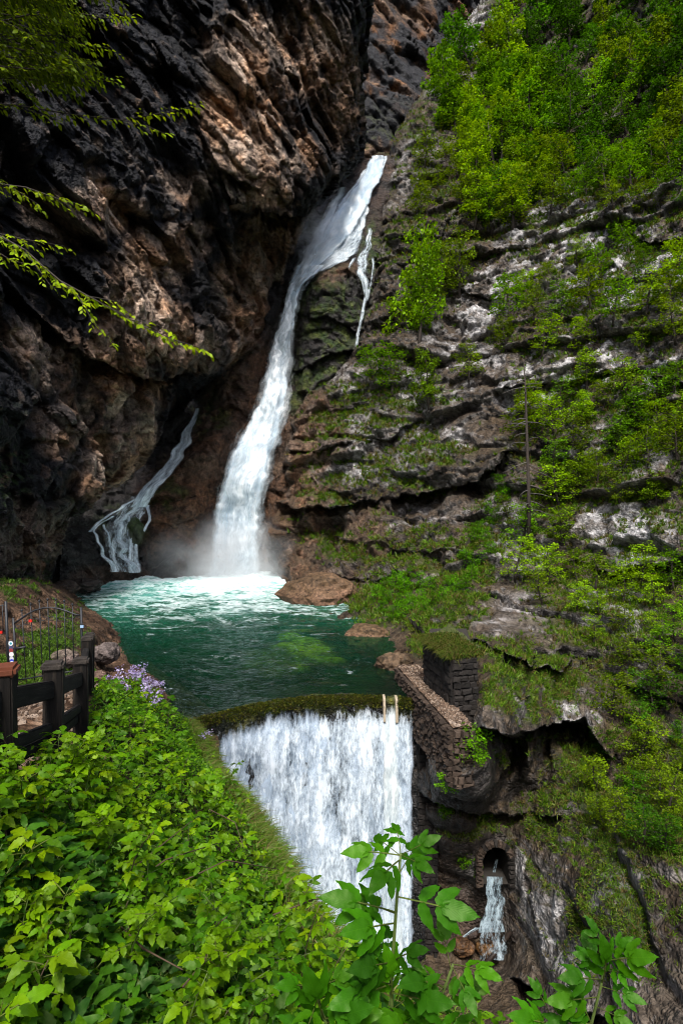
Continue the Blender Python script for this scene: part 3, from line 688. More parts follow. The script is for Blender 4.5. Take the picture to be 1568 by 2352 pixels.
rid = t.math('SUBTRACT', 1.0, t.math('MULTIPLY', t.math('ABSOLUTE', t.math('SUBTRACT', t.noise(t.scale(wc, .9, 1.9, 1), .5, 5, .62), .5)), 7.0))
fs = t.math('ADD', t.math('MULTIPLY', st, .75), t.math('MULTIPLY', t.math('MAXIMUM', rid, 0.0), .22))
fa = t.n('MapRange', Value=t.math('ADD', fs, t.math('MULTIPLY', foam_n, .55)), From_Min=.66, From_Max=1.0)
chop = t.noise(t.scale(wc, 1.0, 1.8, 1), 2.6, 6, .62)
bmp = t.n('Bump', Strength=.75, Distance=.16, Height=t.math('ADD', chop, st))
deep = t.n('BsdfTransparent', Color=(.36, .60, .34, 1))
milky = t.n('BsdfDiffuse', Color=t.cmix(t.math('POWER', aer_n, 2.0), (.008, .17, .08), (.18, .54, .48)), Normal=bmp)
body = t.n('MixShader', Fac=t.math('MULTIPLY', t.math('POWER', aer_n, .8), .93, True), i1=deep, i2=milky)
fres = t.n('Fresnel', IOR=1.33, Normal=bmp)
surf = t.n('MixShader', Fac=t.math('MULTIPLY', fres, .8), i1=body, i2=t.n('BsdfGlossy', Roughness=.12, Normal=bmp, Color=(.9, .95, 1, 1)))
fo = t.n('BsdfDiffuse', Color=(.74, .86, .88, 1), Normal=bmp)
M_POOL = t.done(t.n('MixShader', Fac=fa, i1=surf, i2=fo))
kp = (PXw < np.interp(PYw, [17, 21, 25.4, 30, 75], [2.9, 2.95, 2.45, 5.5, 6.5])) & (PXw > np.interp(PYw, [18, 21, 24, 30, 75], [-5.6, -6.8, -10, -30, -60]))
V, f, fo_, ae_ = compact(np.stack([PXw, PYw, PZw], -1).reshape(-1, 3), grid_faces(ny, nx, kp)[:, ::-1], foam.ravel(), aer.ravel())
add('pool_water', np_mesh('pool_water', V, f, None, dict(foam=fo_, aer=ae_)), M_POOL, kind='structure', label='churning emerald green pool below the tall waterfall', cat='water')

# pool bed: a bowl with a pale algae shelf
qx = np.linspace(-36, 8, 150); qy = np.linspace(17.5, 74, 190)
QX, QY = np.meshgrid(qx, qy); qp = np.stack([QX, QY, 0 * QX], -1)
c0 = W(700, 1475, 39.0)
shelf = 1 - sstep(.35, 1.25, np.hypot((QX - c0[0] + .25 * (QY - c0[1])) / 1.5, (QY - c0[1]) / 5.0) + .85 * fbm(qp / 1.3, 511, 4))
shelf2 = (1 - sstep(.3, 1.2, np.hypot((QX + 4.0) / 2.2, (QY - 36) / 4.0) + .4 * fbm(qp / 1.0, 512, 3))) * .45
QZ = -2.0 + .3 * fbm(qp / 2.5, 510, 3) + .3 * shelf + .15 * shelf2
cq = mix(mix([.005, .022, .013], [.010, .05, .022], sstep(-.3, .3, fbm(qp / 2, 513, 3))), [.85, .74, .02], np.clip(shelf + shelf2 * .35, 0, 1))
kq = (QY > smooth_damy(np.maximum(QX, -6)) + .3) & (QX < np.interp(QY, [20, 25, 32, 75], [2.8, 3.0, 6, 8]))
V, f, c_ = compact(np.stack([QX, QY, QZ], -1).reshape(-1, 3), grid_faces(len(qy), len(qx), kq)[:, ::-1], cq.reshape(-1, 3))
add('pool_bed', np_mesh('pool_bed', V, f, c_, dict(wet=0 * V[:, 0])), M_ROCK, kind='structure')

# ------------------------------------------------------------------ falling water
def ribbon(name, rows, depth, off, mat, label, across=28, along=None, bulge=.5, seed=0, cat='waterfall', edge_soft=.28, top_soft=0.0, rough=.35, group=None, wobble=.18):
    """a sheet of falling water between left and right edges given per row of the frame, standing off the rock by off metres"""
    rows = np.array(rows, float)
    tt = np.linspace(0, 1, along or int((rows[-1, 0] - rows[0, 0]) / 4) + 2)
    y = rows[0, 0] + (rows[-1, 0] - rows[0, 0]) * tt
    def sm(c):
        a = np.interp(y, rows[:, 0], rows[:, c]); kk = max(3, len(y) // (2 * len(rows)) * 2 + 1)
        return np.convolve(np.pad(a, kk // 2, 'edge'), np.ones(kk) / kk, 'valid')[:len(y)]
    l, r = sm(1), sm(2); wn_ = fbm(np.stack([y / 22.0, 0 * y, 0 * y], -1), 640 + seed, 3) * np.minimum(r - l, 40) * wobble
    l, r = l + wn_, r + wn_ + .5 * wobble * np.minimum(r - l, 40) * fbm(np.stack([y / 15.0, 0 * y + 5, 0 * y], -1), 650 + seed, 3)
    u = np.linspace(0, 1, across)
    PX = l[:, None] + (r - l)[:, None] * u[None]; PY = np.repeat(y[:, None], across, 1)
    D = depth(PX, PY)
    ker = np.ones(9) / 9
    for _ in range(2): D = np.apply_along_axis(lambda a: np.convolve(np.pad(a, 4, 'edge'), ker, 'valid'), 0, D)
    half = np.abs(r - l)[:, None] / F * D / 2
    D = D - off - bulge * np.minimum(half, 2.0) * np.sqrt(np.clip(1 - (2 * u[None] - 1) ** 2, 0, 1))
    P = W(PX, PY, D)
    P[..., 1] -= rough * (fbm(P * np.array([.9, .9, .4]), 600 + seed, 4, .6) + .6 * fbm(P * np.array([.35, .35, .2]), 620 + seed, 2))
    um = (u[None] - .5) * 2 * half; vm = np.concatenate([[0], np.cumsum(np.linalg.norm(np.diff(P[:, across // 2], axis=0), axis=-1))])[:, None] + 0 * um
    e = np.minimum(u, 1 - u)[None] * 2 / edge_soft + 0 * um
    if top_soft: e = np.minimum(e, vm / top_soft + .25)
    e = np.clip(e, 0, 1)
    m = np_mesh(name, P.reshape(-1, 3), grid_faces(len(y), across), None, dict(edge=e.ravel()), uv=np.stack([um, vm], -1).reshape(-1, 2))
    return m, mat
bed_depth = lambda px, py: np.minimum(at(S2, px, py)[..., 1], np.where(px < xr1(py) - 3, at(S1, px, py)[..., 1], 999))
MF = [fall_mat('fall_core', .8, .24, .24, .16, seed=1, lo=.60), fall_mat('fall_mid', 1.1, .3, .46, .12, seed=2, breakup=.7, lo=.7), fall_mat('fall_veil', .9, .15, .47, .24, seed=3, breakup=.45, tint=(.86, .92, .95))]
def grow(rows, g, dl=0, dr=0): return [(y, (l + r) / 2 - (r - l) / 2 * g + dl, (l + r) / 2 + (r - l) / 2 * g + dr) for y, l, r in rows]
wf = add('main_waterfall', None, label='tall white main waterfall pouring down the gorge into the pool', cat='waterfall', kind='structure', loc=Vector(FB))
def fall_part(name, rows, off, mat, parent, depth=bed_depth, **k):
    m, mat = ribbon(name, rows, depth, off, mat, None, **k)
    o = add(name, m, mat)
    o.parent = parent; o.matrix_parent_inverse = Matrix.Translation(-Vector(parent.location))
    return o
fall_part('water_core', grow(FALL[7:], 1.04), 1.2, MF[0], wf, seed=1, bulge=.7, rough=.5, edge_soft=.5)
fall_part('water_core', [(356, 842, 892), (372, 838, 890), (400, 822, 886), (450, 784, 862), (500, 746, 842), (550, 720, 815), (590, 690, 775), (625, 664, 730), (650, 656, 700)], 1.0, MF[0], wf, seed=4, bulge=.35, rough=.45, edge_soft=.5, top_soft=2.0)
fall_part('water_sheet', grow(FALL[7:], 1.2), 1.5, MF[1], wf, seed=2, bulge=.9, edge_soft=.7, rough=.6)
fall_part('water_sheet', grow(FALL[:9], 1.0), .7, MF[1], wf, seed=5, bulge=.2, edge_soft=.35)
fall_part('water_veil', grow(FALL[10:], 1.22, 4, 8), 1.3, MF[2], wf, seed=3, bulge=.6, edge_soft=.9)
fall_part('water_veil', grow(FALL[8:], 1.4, 0, 4), 1.0, MF[2], wf, seed=7, bulge=.6, edge_soft=1.0)
fall_part('water_veil', [(430, 775, 800), (480, 735, 790), (540, 705, 770), (600, 672, 740), (640, 664, 700)], 1.6, MF[2], wf, seed=6, bulge=.3, edge_soft=.9)
M_THIN = fall_mat('fall_thin', 4.5, .8, .51, .09, seed=5, breakup=.5, tint=(.8, .88, .93))
M_THICK = fall_mat('fall_thick', 3.0, .7, .44, .12, breakup=.6, seed=6, tint=(.85, .92, .96))
tr = add('thin_waterfall', None, label='thin side stream falling beside the mossy block, right of the main waterfall', cat='waterfall', kind='structure', loc=Vector(W(830, 815, 68)))
deep3 = lambda px, py: np.minimum(bed_depth(px, py), np.where(px > xl3(py) + 4, at(S3, px, py)[..., 1], 999))
for rows in ([(505, 838, 856), (540, 836, 860), (565, 828, 862), (590, 812, 858), (625, 806, 858), (655, 826, 856), (690, 831, 848), (720, 824, 838), (760, 817, 830), (818, 809, 824)], [(572, 846, 864), (610, 854, 863), (650, 848, 857), (690, 836, 848)], [(580, 815, 838), (605, 798, 812), (625, 796, 803)]):
    fall_part('water_strand', rows, .7, M_THIN, tr, deep3, across=12, seed=8, bulge=.2, edge_soft=.6, rough=.2, top_soft=2.5)
fall_part('water_strand', [(592, 790, 815), (610, 745, 770), (630, 716, 732), (650, 700, 712), (668, 688, 700)], .9, M_THIN, tr, across=10, seed=9, bulge=.2, edge_soft=.5, rough=.2)
def min_s2(px, py):
    return np.min([at(S2, px + a, py + b)[..., 1] for a in (-9, 0, 9) for b in (-9, 0, 9)], 0)
sc = add('side_cascade', None, label='narrow side cascade emerging below the overhang, left of the main waterfall', cat='waterfall', kind='structure', loc=Vector(W(290, 1312, 63)))
fall_part('water_sheet', [(938, 448, 462), (970, 430, 454), (1010, 404, 448), (1050, 380, 430), (1090, 346, 402), (1130, 308, 370), (1165, 290, 350)], 1.0, M_THICK, sc, min_s2, across=18, seed=11, bulge=.3, edge_soft=.5)
for k, ln in enumerate([[(1120, 345, 22), (1150, 300, 12), (1180, 258, 9), (1205, 225, 8), (1222, 208, 9)], [(1185, 262, 8), (1215, 215, 7), (1245, 222, 7), (1275, 240, 9), (1300, 262, 12), (1314, 275, 18)],
                       [(1150, 325, 24), (1190, 285, 15), (1225, 266, 16), (1260, 282, 15), (1290, 295, 17), (1316, 306, 24)], [(1160, 338, 12), (1190, 344, 7), (1220, 332, 7), (1255, 312, 8), (1290, 312, 10), (1314, 318, 14)],
                       [(1185, 300, 8), (1220, 306, 6), (1260, 304, 8), (1300, 300, 10)], [(1205, 240, 6), (1235, 250, 6), (1265, 268, 7)]]):
    rows = [(y, x - w * 1.35, x + w * 1.35) for y, x, w in ln]
    fall_part('water_strand', rows, .5, M_THICK, sc, min_s2, across=12, seed=20 + k, bulge=.3, edge_soft=.8, rough=.2, wobble=.4)
fall_part('water_sheet', [(1140, 290, 352), (1180, 240, 350), (1215, 205, 346), (1250, 214, 336), (1285, 234, 330), (1314, 250, 330)], .35, fall_mat('fall_film', 2.2, .55, .53, .09, seed=41, tint=(.85, .92, .96), breakup=.35), sc, min_s2, across=30, seed=44, bulge=.1, edge_soft=.5, rough=.2, wobble=.05)

# ------------------------------------------------------------------ dam, walls, tunnel
M_STONE = plain('masonry_stone', None, .85, .8, 9, .55, use_attr=True)
M_WETSTONE = plain('wet_masonry', (.030, .028, .026), .45, .8, 5, .6)
M_MORTAR = plain('wall_core', (.028, .024, .020), .95, .5, 10, .4)
M_CONC = plain('concrete', (.36, .30, .22), .8, .3, 14, .25)
M_GRAVEL = plain('gravel_top', None, .95, .8, 30, .5, use_attr=True)
M_GRASS = leaf_mat('grass', False, .35, .02)

def stone_mesh(seed, col):
    r = random.Random(seed); b = MB(); j = lambda a: r.uniform(-a, a)
    outer = [(-.5, -.5), (.5, -.5), (.5, .5), (-.5, .5)]
    back = [(x + j(.09), .25, z + j(.09)) for x, z in outer]
    mid = [(x + j(.11), -.10 + j(.10), z + j(.13)) for x, z in outer]
    top = [(x * .66 + j(.13), -.34 + j(.16), z * .58 + j(.13)) for x, z in outer]
    b.poly(back + mid + top, [(4, 5, 1, 0), (5, 6, 2, 1), (6, 7, 3, 2), (7, 4, 0, 3), (8, 9, 5, 4), (9, 10, 6, 5), (10, 11, 7, 6), (11, 8, 4, 7), (8, 11, 10, 9)], col)
    m = b.mesh('stone'); m.materials.append(M_STONE); return m
STONES = [[stone_mesh(k * 7 + i, tuple(c * (0.6 + .13 * i) for c in base)) for i in range(6)] for k, base in enumerate([(.017, .014, .012), (.052, .036, .026), (.018, .015, .013)])]

def masonry(parent, a, b, z0, z1, out, sl, sh, fam, depth=.15, drop=0.0):
    """courses of rough stones on the face from a to b (x, y), between heights z0 and z1; out = outward normal"""
    a, b = Vector((a[0], a[1], 0)), Vector((b[0], b[1], 0)); L = (b - a).length; ux = (b - a).normalized(); uz = Vector((0, 0, 1)); uy = -Vector((out[0], out[1], 0)).normalized()
    z = z0
    while z < z1 - .05:
        h = min(sh * random.uniform(.75, 1.25), z1 - z); x = -random.uniform(0, sl * .5)
        while x < L - .04:
            l = sl * random.uniform(.6, 1.45); x0, x1 = max(x, 0), min(x + l, L); x += l
            if x1 - x0 < .06 or random.random() < drop: continue
            c = a + ux * ((x0 + x1) / 2) + uz * (z + h / 2) - uy * random.uniform(0, .05)
            o = bpy.data.objects.new('stone', random.choice(STONES[fam])); link(o, parent)
            tl = random.uniform(-.12, .12); ux2, uz2 = ux * math.cos(tl) + uz * math.sin(tl), uz * math.cos(tl) - ux * math.sin(tl)
            M = Matrix((ux2 * (x1 - x0) * random.uniform(.9, 1.12), uy * depth * random.uniform(.7, 1.5), uz2 * h * random.uniform(.88, 1.15))).transposed()
            o.matrix_local = Matrix.Translation(c - Vector(parent.location)) @ M.to_4x4()
        z += h

def lumpy_top(name, poly_pts, zf, mat, parent, cols, seed=0, n=(30, 30), amp=.05, cell=.13):
    """a rough, slightly uneven top over a four-sided plan"""
    p = [np.array(q, float) for q in poly_pts]; u = np.linspace(0, 1, n[0])[None, :, None]; v = np.linspace(0, 1, n[1])[:, None, None]
    XY = (p[0] * (1 - u) + p[1] * u) * (1 - v) + (p[3] * (1 - u) + p[2] * u) * v
    q = np.concatenate([XY, np.zeros(XY.shape[:2] + (1,))], -1)
    fa, fc, fr = facet(q / cell, seed)
    Z = zf(XY[..., 0], XY[..., 1]) + amp * fa - amp * .5 * fc + amp * fbm(q / .4, seed + 1, 3)
    c = mix(cols[0], cols[1], fr) * (.7 + .3 * sstep(-.3, .3, fbm(q / .5, seed + 2, 3))[..., None])
    m = np_mesh(name, np.concatenate([XY, Z[..., None]], -1).reshape(-1, 3), grid_faces(n[1], n[0])[:, ::-1], c.reshape(-1, 3), smooth=False)
    o = add(name, m, mat, parent)
    if parent is not None: o.matrix_parent_inverse = Matrix.Translation(-Vector(parent.location))
    return o

def under(o, parent):
    o.parent = parent; o.matrix_parent_inverse = Matrix.Translation(-Vector(parent.location)); return o

# dam
dam = add('dam', None, label='curved mossy dam holding back the pool, water streaming over its face', cat='dam', loc=(0, 21.8, -10))
xs = np.linspace(-6.4, 3.0, 120); zs = np.concatenate([[.02, .02], np.linspace(-.04, -11.2, 80)])
DXg, DZg = np.meshgrid(xs, zs)
DYg = smooth_damy(DXg) - .05 * (-np.minimum(DZg, 0))
DYg[0] += .55
q = np.stack([DXg, DYg, DZg], -1)
fa, fc, fr = facet(q / np.array([.5, 1, .28]), 700)
DYg[2:] -= (.10 * fa - .06 * fc)[2:]
DZg[:2] += (.10 * fbm(q / .35, 701, 3))[:2]
mossd = sstep(-1.0, .0, DZg + .5 * fbm(q / .5, 702, 3)) * sstep(-.4, .1, fbm(q / .35, 703, 3))
cd = mix(np.array([.026, .023, .022]) * (.5 + fr[..., None]), mix([.04, .06, .008], [.12, .12, .015], sstep(-.2, .3, fbm(q / .2, 704, 2))), mossd)
under(add('dam_wall', np_mesh('dam_wall', np.stack([DXg, DYg, DZg], -1).reshape(-1, 3), grid_faces(len(zs), len(xs))[:, :], cd.reshape(-1, 3), dict(wet=.7 + 0 * DXg)), M_ROCK), dam)
for x in (1.585, 2.03):
    b = MB(); pts = []
    for (dy, z) in ((.35, .10), (.05, .11), (-.10, .06), (-.20, -.20), (-.26, -.72)):
        y = float(smooth_damy(np.array(x))) + dy
        for xx in (x - .045, x + .045): pts += [(xx, y, z), (xx, y - .03 + .2, z - .14)]
    fs = []
    for i in range(4):
        o = i * 4
        fs += [(o, o + 4, o + 6, o + 2), (o + 1, o + 3, o + 7, o + 5), (o, o + 1, o + 5, o + 4), (o + 2, o + 6, o + 7, o + 3)]
    fs += [(0, 2, 3, 1), (16, 17, 19, 18)]
    b.poly(pts, fs); under(add('spillway_cheek', b.mesh('spillway_cheek'), M_CONC), dam)
# moss along the crest
def tufts(P, N, n_blades, length, cols, seed, width=.025, droop=.6, spread=.5):
    """bent grass blades (two segments) at points P with normals N"""
    r = np.random.default_rng(seed); n = len(P)
    P = np.repeat(P, n_blades, 0); N = np.repeat(N, n_blades, 0); k = len(P)
    base = P + r.normal(0, .05, (k, 3)) * np.array([1, 1, .4])
    d = N * .6 + np.array([0, 0, .7]) + r.normal(0, spread, (k, 3)); d /= np.linalg.norm(d, axis=-1, keepdims=True)
    L = (length * r.uniform(.5, 1.3, k))[:, None]
    side = np.cross(d, r.normal(0, 1, (k, 3))); side /= np.linalg.norm(side, axis=-1, keepdims=True) + 1e-6; side *= (width * r.uniform(.6, 1.4, k))[:, None]
    mid = base + d * L * .55
    d2 = d + N * .4 - np.array([0, 0, droop]); d2 /= np.linalg.norm(d2, axis=-1, keepdims=True)
    tip = mid + d2 * L * .55
    V = np.stack([base - side, base + side, mid - side * .8, mid + side * .8, tip], 1)
    o = (np.arange(k) * 5)[:, None]
    f = np.concatenate([o + np.array([[0, 1, 3]]), o + np.array([[0, 3, 2]]), o + np.array([[2, 3, 4]])])
    cols = np.asarray(cols); ci = np.repeat(r.integers(0, len(cols), n), n_blades)
    c = cols[ci] * r.uniform(.65, 1.35, k)[:, None]
    return V.reshape(-1, 3), f, np.repeat(c, 5, 0)
def stuff_grass(name, V, f, c, parent=None, label=None, cat=None):
    o = add(name, np_mesh(name, V, f, c), M_GRASS, None, label, cat, None, 'stuff')
    return under(o, parent) if parent is not None else o
r = np.random.default_rng(5)
mx = r.uniform(-5.2, 2.85, 2600); mx = mx[(mx < 1.5) | (mx > 2.1)]
my = smooth_damy(mx) + r.uniform(-.22, .32, len(mx)); mz = .04 - .5 * np.maximum(smooth_damy(mx) - my, 0) * r.uniform(.3, 3, len(mx))
stuff_grass('crest_moss', *tufts(np.stack([mx, my, mz], -1), np.tile([0, -1.0, .2], (len(mx), 1)), 5, .07, [(.07, .09, .010), (.13, .13, .016), (.03, .045, .008), (.06, .05, .02)], 6, .022, .9), parent=dam)

# water over the dam
M_CURT = fall_mat('curtain', 3.8, 1.0, .525, .07, seed=9, tint=(.86, .93, 1.0), breakup=.42)
M_CURT2 = fall_mat('curtain_back', 2.4, .45, .50, .09, seed=12, tint=(.72, .82, .95), breakup=.42)
M_JET = fall_mat('jet', 3.4, .6, .46, .10, seed=15, tint=(.90, .95, .94), breakup=.5)
wd = add('dam_waterfall', None, label='broad white curtain of water falling over the dam', cat='waterfall', kind='structure', loc=(0, 21.5, -9.6))
def curtain(name, x0, x1, off, seed, mat, nz=90, nxx=90, spread=0.0, topz=-.05, top_soft=.8, es=.04):
    u = np.linspace(0, 1, nxx)[None]; z = np.linspace(topz, -9.9, nz)[:, None]
    X = x0 + (x1 - x0) * u + (u - .5) * spread * np.sqrt(np.maximum(-z, 0) / 9.9) + 0 * z
    Y = smooth_damy(X) - .05 * (-z) - off * (.35 + .65 * np.sqrt(np.clip(-z, 0, 9) / 9)) 
    P = np.stack([X, Y, z + 0 * u], -1)
    P[..., 1] -= .22 * fbm(P * np.array([2.2, 1, .7]), seed, 4, .6) * np.clip(-z / 2, 0, 1)
    thick = .42 + .7 * fbm(np.stack([X * .55, 0 * X, 0 * X], -1), seed + 3, 3)
    e = np.clip(.52 + .54 * np.clip((-z + topz) / top_soft + (thick - .42) * .35, 0, 1) + .16 * (thick - .35) * (1 - .5 * np.clip(-z / 9, 0, 1)), 0, 1.15)
    e = np.minimum(e, np.minimum(u, 1 - u) / es + .0 * z)
    m = np_mesh(name, P.reshape(-1, 3), grid_faces(nz, nxx), None, dict(edge=e.ravel()), uv=np.stack([X, -z + 0 * X], -1).reshape(-1, 2))
    return under(add(name, m, mat), wd)
curtain('water_sheet', -5.6, 2.82, .30, 710, M_CURT, topz=-.16)
curtain('water_sheet', -5.6, 2.86, .14, 720, M_CURT2, topz=-.06)
curtain('water_jet', 1.62, 2.0, .52, 730, M_JET, nxx=24, spread=1.1, topz=.02, top_soft=.5, es=.3)

# stream below the dam
u = np.linspace(-9, 9, 90); v = np.linspace(10, 22.2, 70); SX, SY = np.meshgrid(u, v); sp = np.stack([SX, SY, 0 * SX], -1)
SZ = -9.75 + .25 * fbm(sp / .8, 740, 4)
t = NT('stream_foam'); n = t.noise(t.coord(), 2.2, 6, .65)
M_STREAM = t.done(t.n('BsdfDiffuse', Color=t.ramp(n, (.35, (.03, .10, .10)), (.55, (.55, .66, .70)), (.7, (.8, .86, .9)))))
add('stream_water', np_mesh('stream_water', np.stack([SX, SY, SZ], -1).reshape(-1, 3), grid_faces(70, 90, SX < 4.2)[:, ::-1]), M_STREAM, kind='structure', label='foaming stream in the chasm at the foot of the dam', cat='water')

# side wall of the pool
GCOL = ([.10, .062, .04], [.26, .18, .125])
sw = add('side_wall', None, label='low stone wall with gravelly top running along the right end of the dam', cat='wall', loc=(3, 20, -1))
Aw, Bw = Vector((2.31, 24.6, 0)), Vector((3.33, 17.6, 0)); wd_ = (Bw - Aw).normalized(); nr = Vector((-wd_.y, wd_.x, 0)) ; nr = nr if nr.x > 0 else -nr
Cw, Dw = Bw + nr * .62, Aw + nr * 1.0
b = MB(); zt, zb_ = .54, -1.25
ins = lambda p, k: (p[0] + k[0], p[1] + k[1])
q4 = [Aw + nr * .08, Bw + nr * .06 - wd_ * .08, Cw - wd_ * .08, Dw]
b.poly([(p.x, p.y, z) for z in (zb_, zt) for p in q4], [(3, 2, 1, 0), (4, 5, 6, 7), (0, 1, 5, 4), (1, 2, 6, 5), (2, 3, 7, 6), (3, 0, 4, 7)])
under(add('wall_core', b.mesh('wall_core'), M_MORTAR), sw)
masonry(sw, Aw, Bw, zb_, .5, (-1, -.15), .27, .16, 1, .26)
masonry(sw, Bw, Cw, zb_, .5, (0, -1), .3, .17, 1, .26)
lumpy_top('gravel_top', [Aw.xy, Bw.xy, Cw.xy, Dw.xy], lambda x, y: .56 + 0 * x, M_GRAVEL, sw, GCOL, 750, (26, 190), .06, .10)
# masonry below it, beside the falling water
ab = add('dam_abutment', None, label='dark wet masonry pillar at the right edge of the dam curtain', cat='wall', loc=(3, 21.5, -9))
b = MB(); b.box((3.13, 21.75, -5.5), (.74, .8, 8.6)); under(add('wall_core', b.mesh('wall_core'), M_WETSTONE), ab)
masonry(ab, (2.78, 21.32), (3.48, 21.32), -9.6, -1.2, (0, -1), .33, .24, 2)
# retaining wall with a grassy top
rw = add('retaining_wall', None, label='tall dark stone retaining wall with grass growing on top, right of the pool', cat='wall', loc=(3.6, 20.5, 0))
p0, p1, p2 = Vector((3.13, 22.1, 0)), Vector((3.67, 19.4, 0)), Vector((4.55, 19.7, 0))
b = MB(); w0, w1, w2 = p0 + Vector((.09, 0, 0)), p1 + Vector((.09, .1, 0)), p2 + Vector((0, .1, 0)); w3 = Vector((5.2, 24.5, 0)); w4 = Vector((3.7, 24.5, 0))
ring = [w0, w1, w2, w3, w4]
b.poly([(p.x, p.y, -.6) for p in ring] + [(p.x, p.y, 2.14) for p in ring], [(4, 3, 2, 1, 0), (5, 6, 7, 8, 9)] + [(i, (i + 1) % 5, (i + 1) % 5 + 5, i + 5) for i in range(5)])
under(add('wall_core', b.mesh('wall_core'), M_MORTAR), rw)
masonry(rw, p0, p1, .45, 2.12, (-1, -.2), .34, .2, 0)
masonry(rw, p1, p2, -.3, 2.12, (.3, -1), .3, .2, 0)
lumpy_top('turf', [p0.xy, p1.xy, (5.0, 20.0), (4.6, 25)], lambda x, y: 2.16 + .02 * np.maximum(y - 20, 0), M_GRAVEL, rw, ([.05, .07, .015], [.08, .09, .025]), 760, (30, 40), .08)
r = np.random.default_rng(8)
uu, vv = r.uniform(0, 1, 1700), r.uniform(0, 1, 1700)
P_ = (np.outer(1 - vv, [3.67, 19.4]) + np.outer(vv, [3.13, 22.3])); uu = uu ** 1.6; P_[:, 0] += uu * 1.25 - .08; P_[:, 1] += uu * .5 - .04
Pt = np.column_stack([P_, 2.17 + .02 * np.maximum(P_[:, 1] - 20, 0)])
stuff_grass('turf_grass', *tufts(Pt, np.tile([-.7, -.6, .4], (len(Pt), 1)), 6, .34, [(.075, .12, .012), (.11, .12, .02), (.05, .10, .012), (.14, .11, .04)], 9, .014, 1.2), parent=rw)

# tunnel mouth
dT = float(at(S3, 1137, 1990)[1]) - .25
sc_ = dT / F; tx, tz0, hw = (1137 - CX) * sc_, CAMZ - (1974 - CY) * sc_, 30 * sc_; tzb = CAMZ - (2030 - CY) * sc_
tn = add('tunnel_mouth', None, label='small round-arched stone tunnel mouth pouring water, low on the right', cat='tunnel', loc=(tx, dT, tzb))
prof = [(tx - hw, tzb)] + [(tx - hw * math.cos(a), tz0 + hw * math.sin(a)) for a in np.linspace(0, math.pi, 15)] + [(tx + hw, tzb)]
b = MB(); n = len(prof)
b.poly([(x, dT - .02, z) for x, z in prof] + [(x, dT + 5, z - .1) for x, z in prof], [(i, i + n, (i + 1) % n + n, (i + 1) % n) for i in range(n)] + [tuple(range(n, 2 * n))])
under(add('tunnel_lining', b.mesh('tunnel_lining'), M_MORTAR), tn)
for i in range(13):
    a = math.pi * (i + .5) / 13; c = Vector((tx - (hw + .10) * math.cos(a), dT - .03, tz0 + (hw + .10) * math.sin(a)))
    ux = Vector((math.sin(a), 0, math.cos(a))); uz = Vector((-math.cos(a), 0, math.sin(a)))
    o = bpy.data.objects.new('arch_stone', random.choice(STONES[1 if i % 3 else 0])); link(o, tn)
    o.matrix_local = Matrix.Translation(c - Vector(tn.location)) @ Matrix((ux * .135, Vector((0, .3, 0)), uz * random.uniform(.2, .25))).transposed().to_4x4()
for s_ in (-1, 1):
    z = tzb - .1
    while z < tz0 - .03:
        h = random.uniform(.13, .2)
        o = bpy.data.objects.new('jamb_stone', random.choice(STONES[1 if s_ < 0 else 0])); link(o, tn)
        o.matrix_local = Matrix.Translation(Vector((tx + s_ * (hw + .11), dT - .03, z + h / 2)) - Vector(tn.location)) @ Matrix((Vector((.24, 0, 0)), Vector((0, .3, 0)), Vector((0, 0, h * .95)))).transposed().to_4x4()
        z += h
M_TUN = fall_mat('tunnel_fall', 8.0, 1.8, .50, .07, seed=21, tint=(.55, .68, .75), breakup=.5)
tw = add('tunnel_outflow', None, label='small bluish cascade spilling from the tunnel mouth over boulders', cat='waterfall', kind='structure', loc=(tx, dT, -9))
d_s3 = lambda px, py: np.minimum(at(S3, px, py)[..., 1], dT + .1)
fall_part('water_sheet', [(2014, 1110, 1164), (2040, 1112, 1160), (2080, 1104, 1162), (2115, 1098, 1166), (2140, 1086, 1172)], .25, M_TUN, tw, d_s3, across=22, seed=31, bulge=.1, edge_soft=.3, rough=.1)
fall_part('water_sheet', [(2112, 1096, 1168), (2140, 1078, 1178), (2168, 1076, 1184), (2205, 1086, 1182)], .55, fall_mat('tunnel_film', 6.0, 1.5, .53, .06, seed=51, tint=(.6, .72, .8), breakup=.3), tw, d_s3, across=30, seed=36, bulge=.15, edge_soft=.5, rough=.15)
for rows in ([(2130, 1090, 1112), (2142, 1066, 1090), (2152, 1058, 1074)], [(1975, 1137, 1146), (2000, 1130, 1142), (2016, 1126, 1142)]):
    fall_part('water_strand', rows, .45 if rows[0][0] > 2000 else -.6, M_TUN, tw, d_s3, across=12, seed=33, bulge=.2, edge_soft=.4, rough=.1)

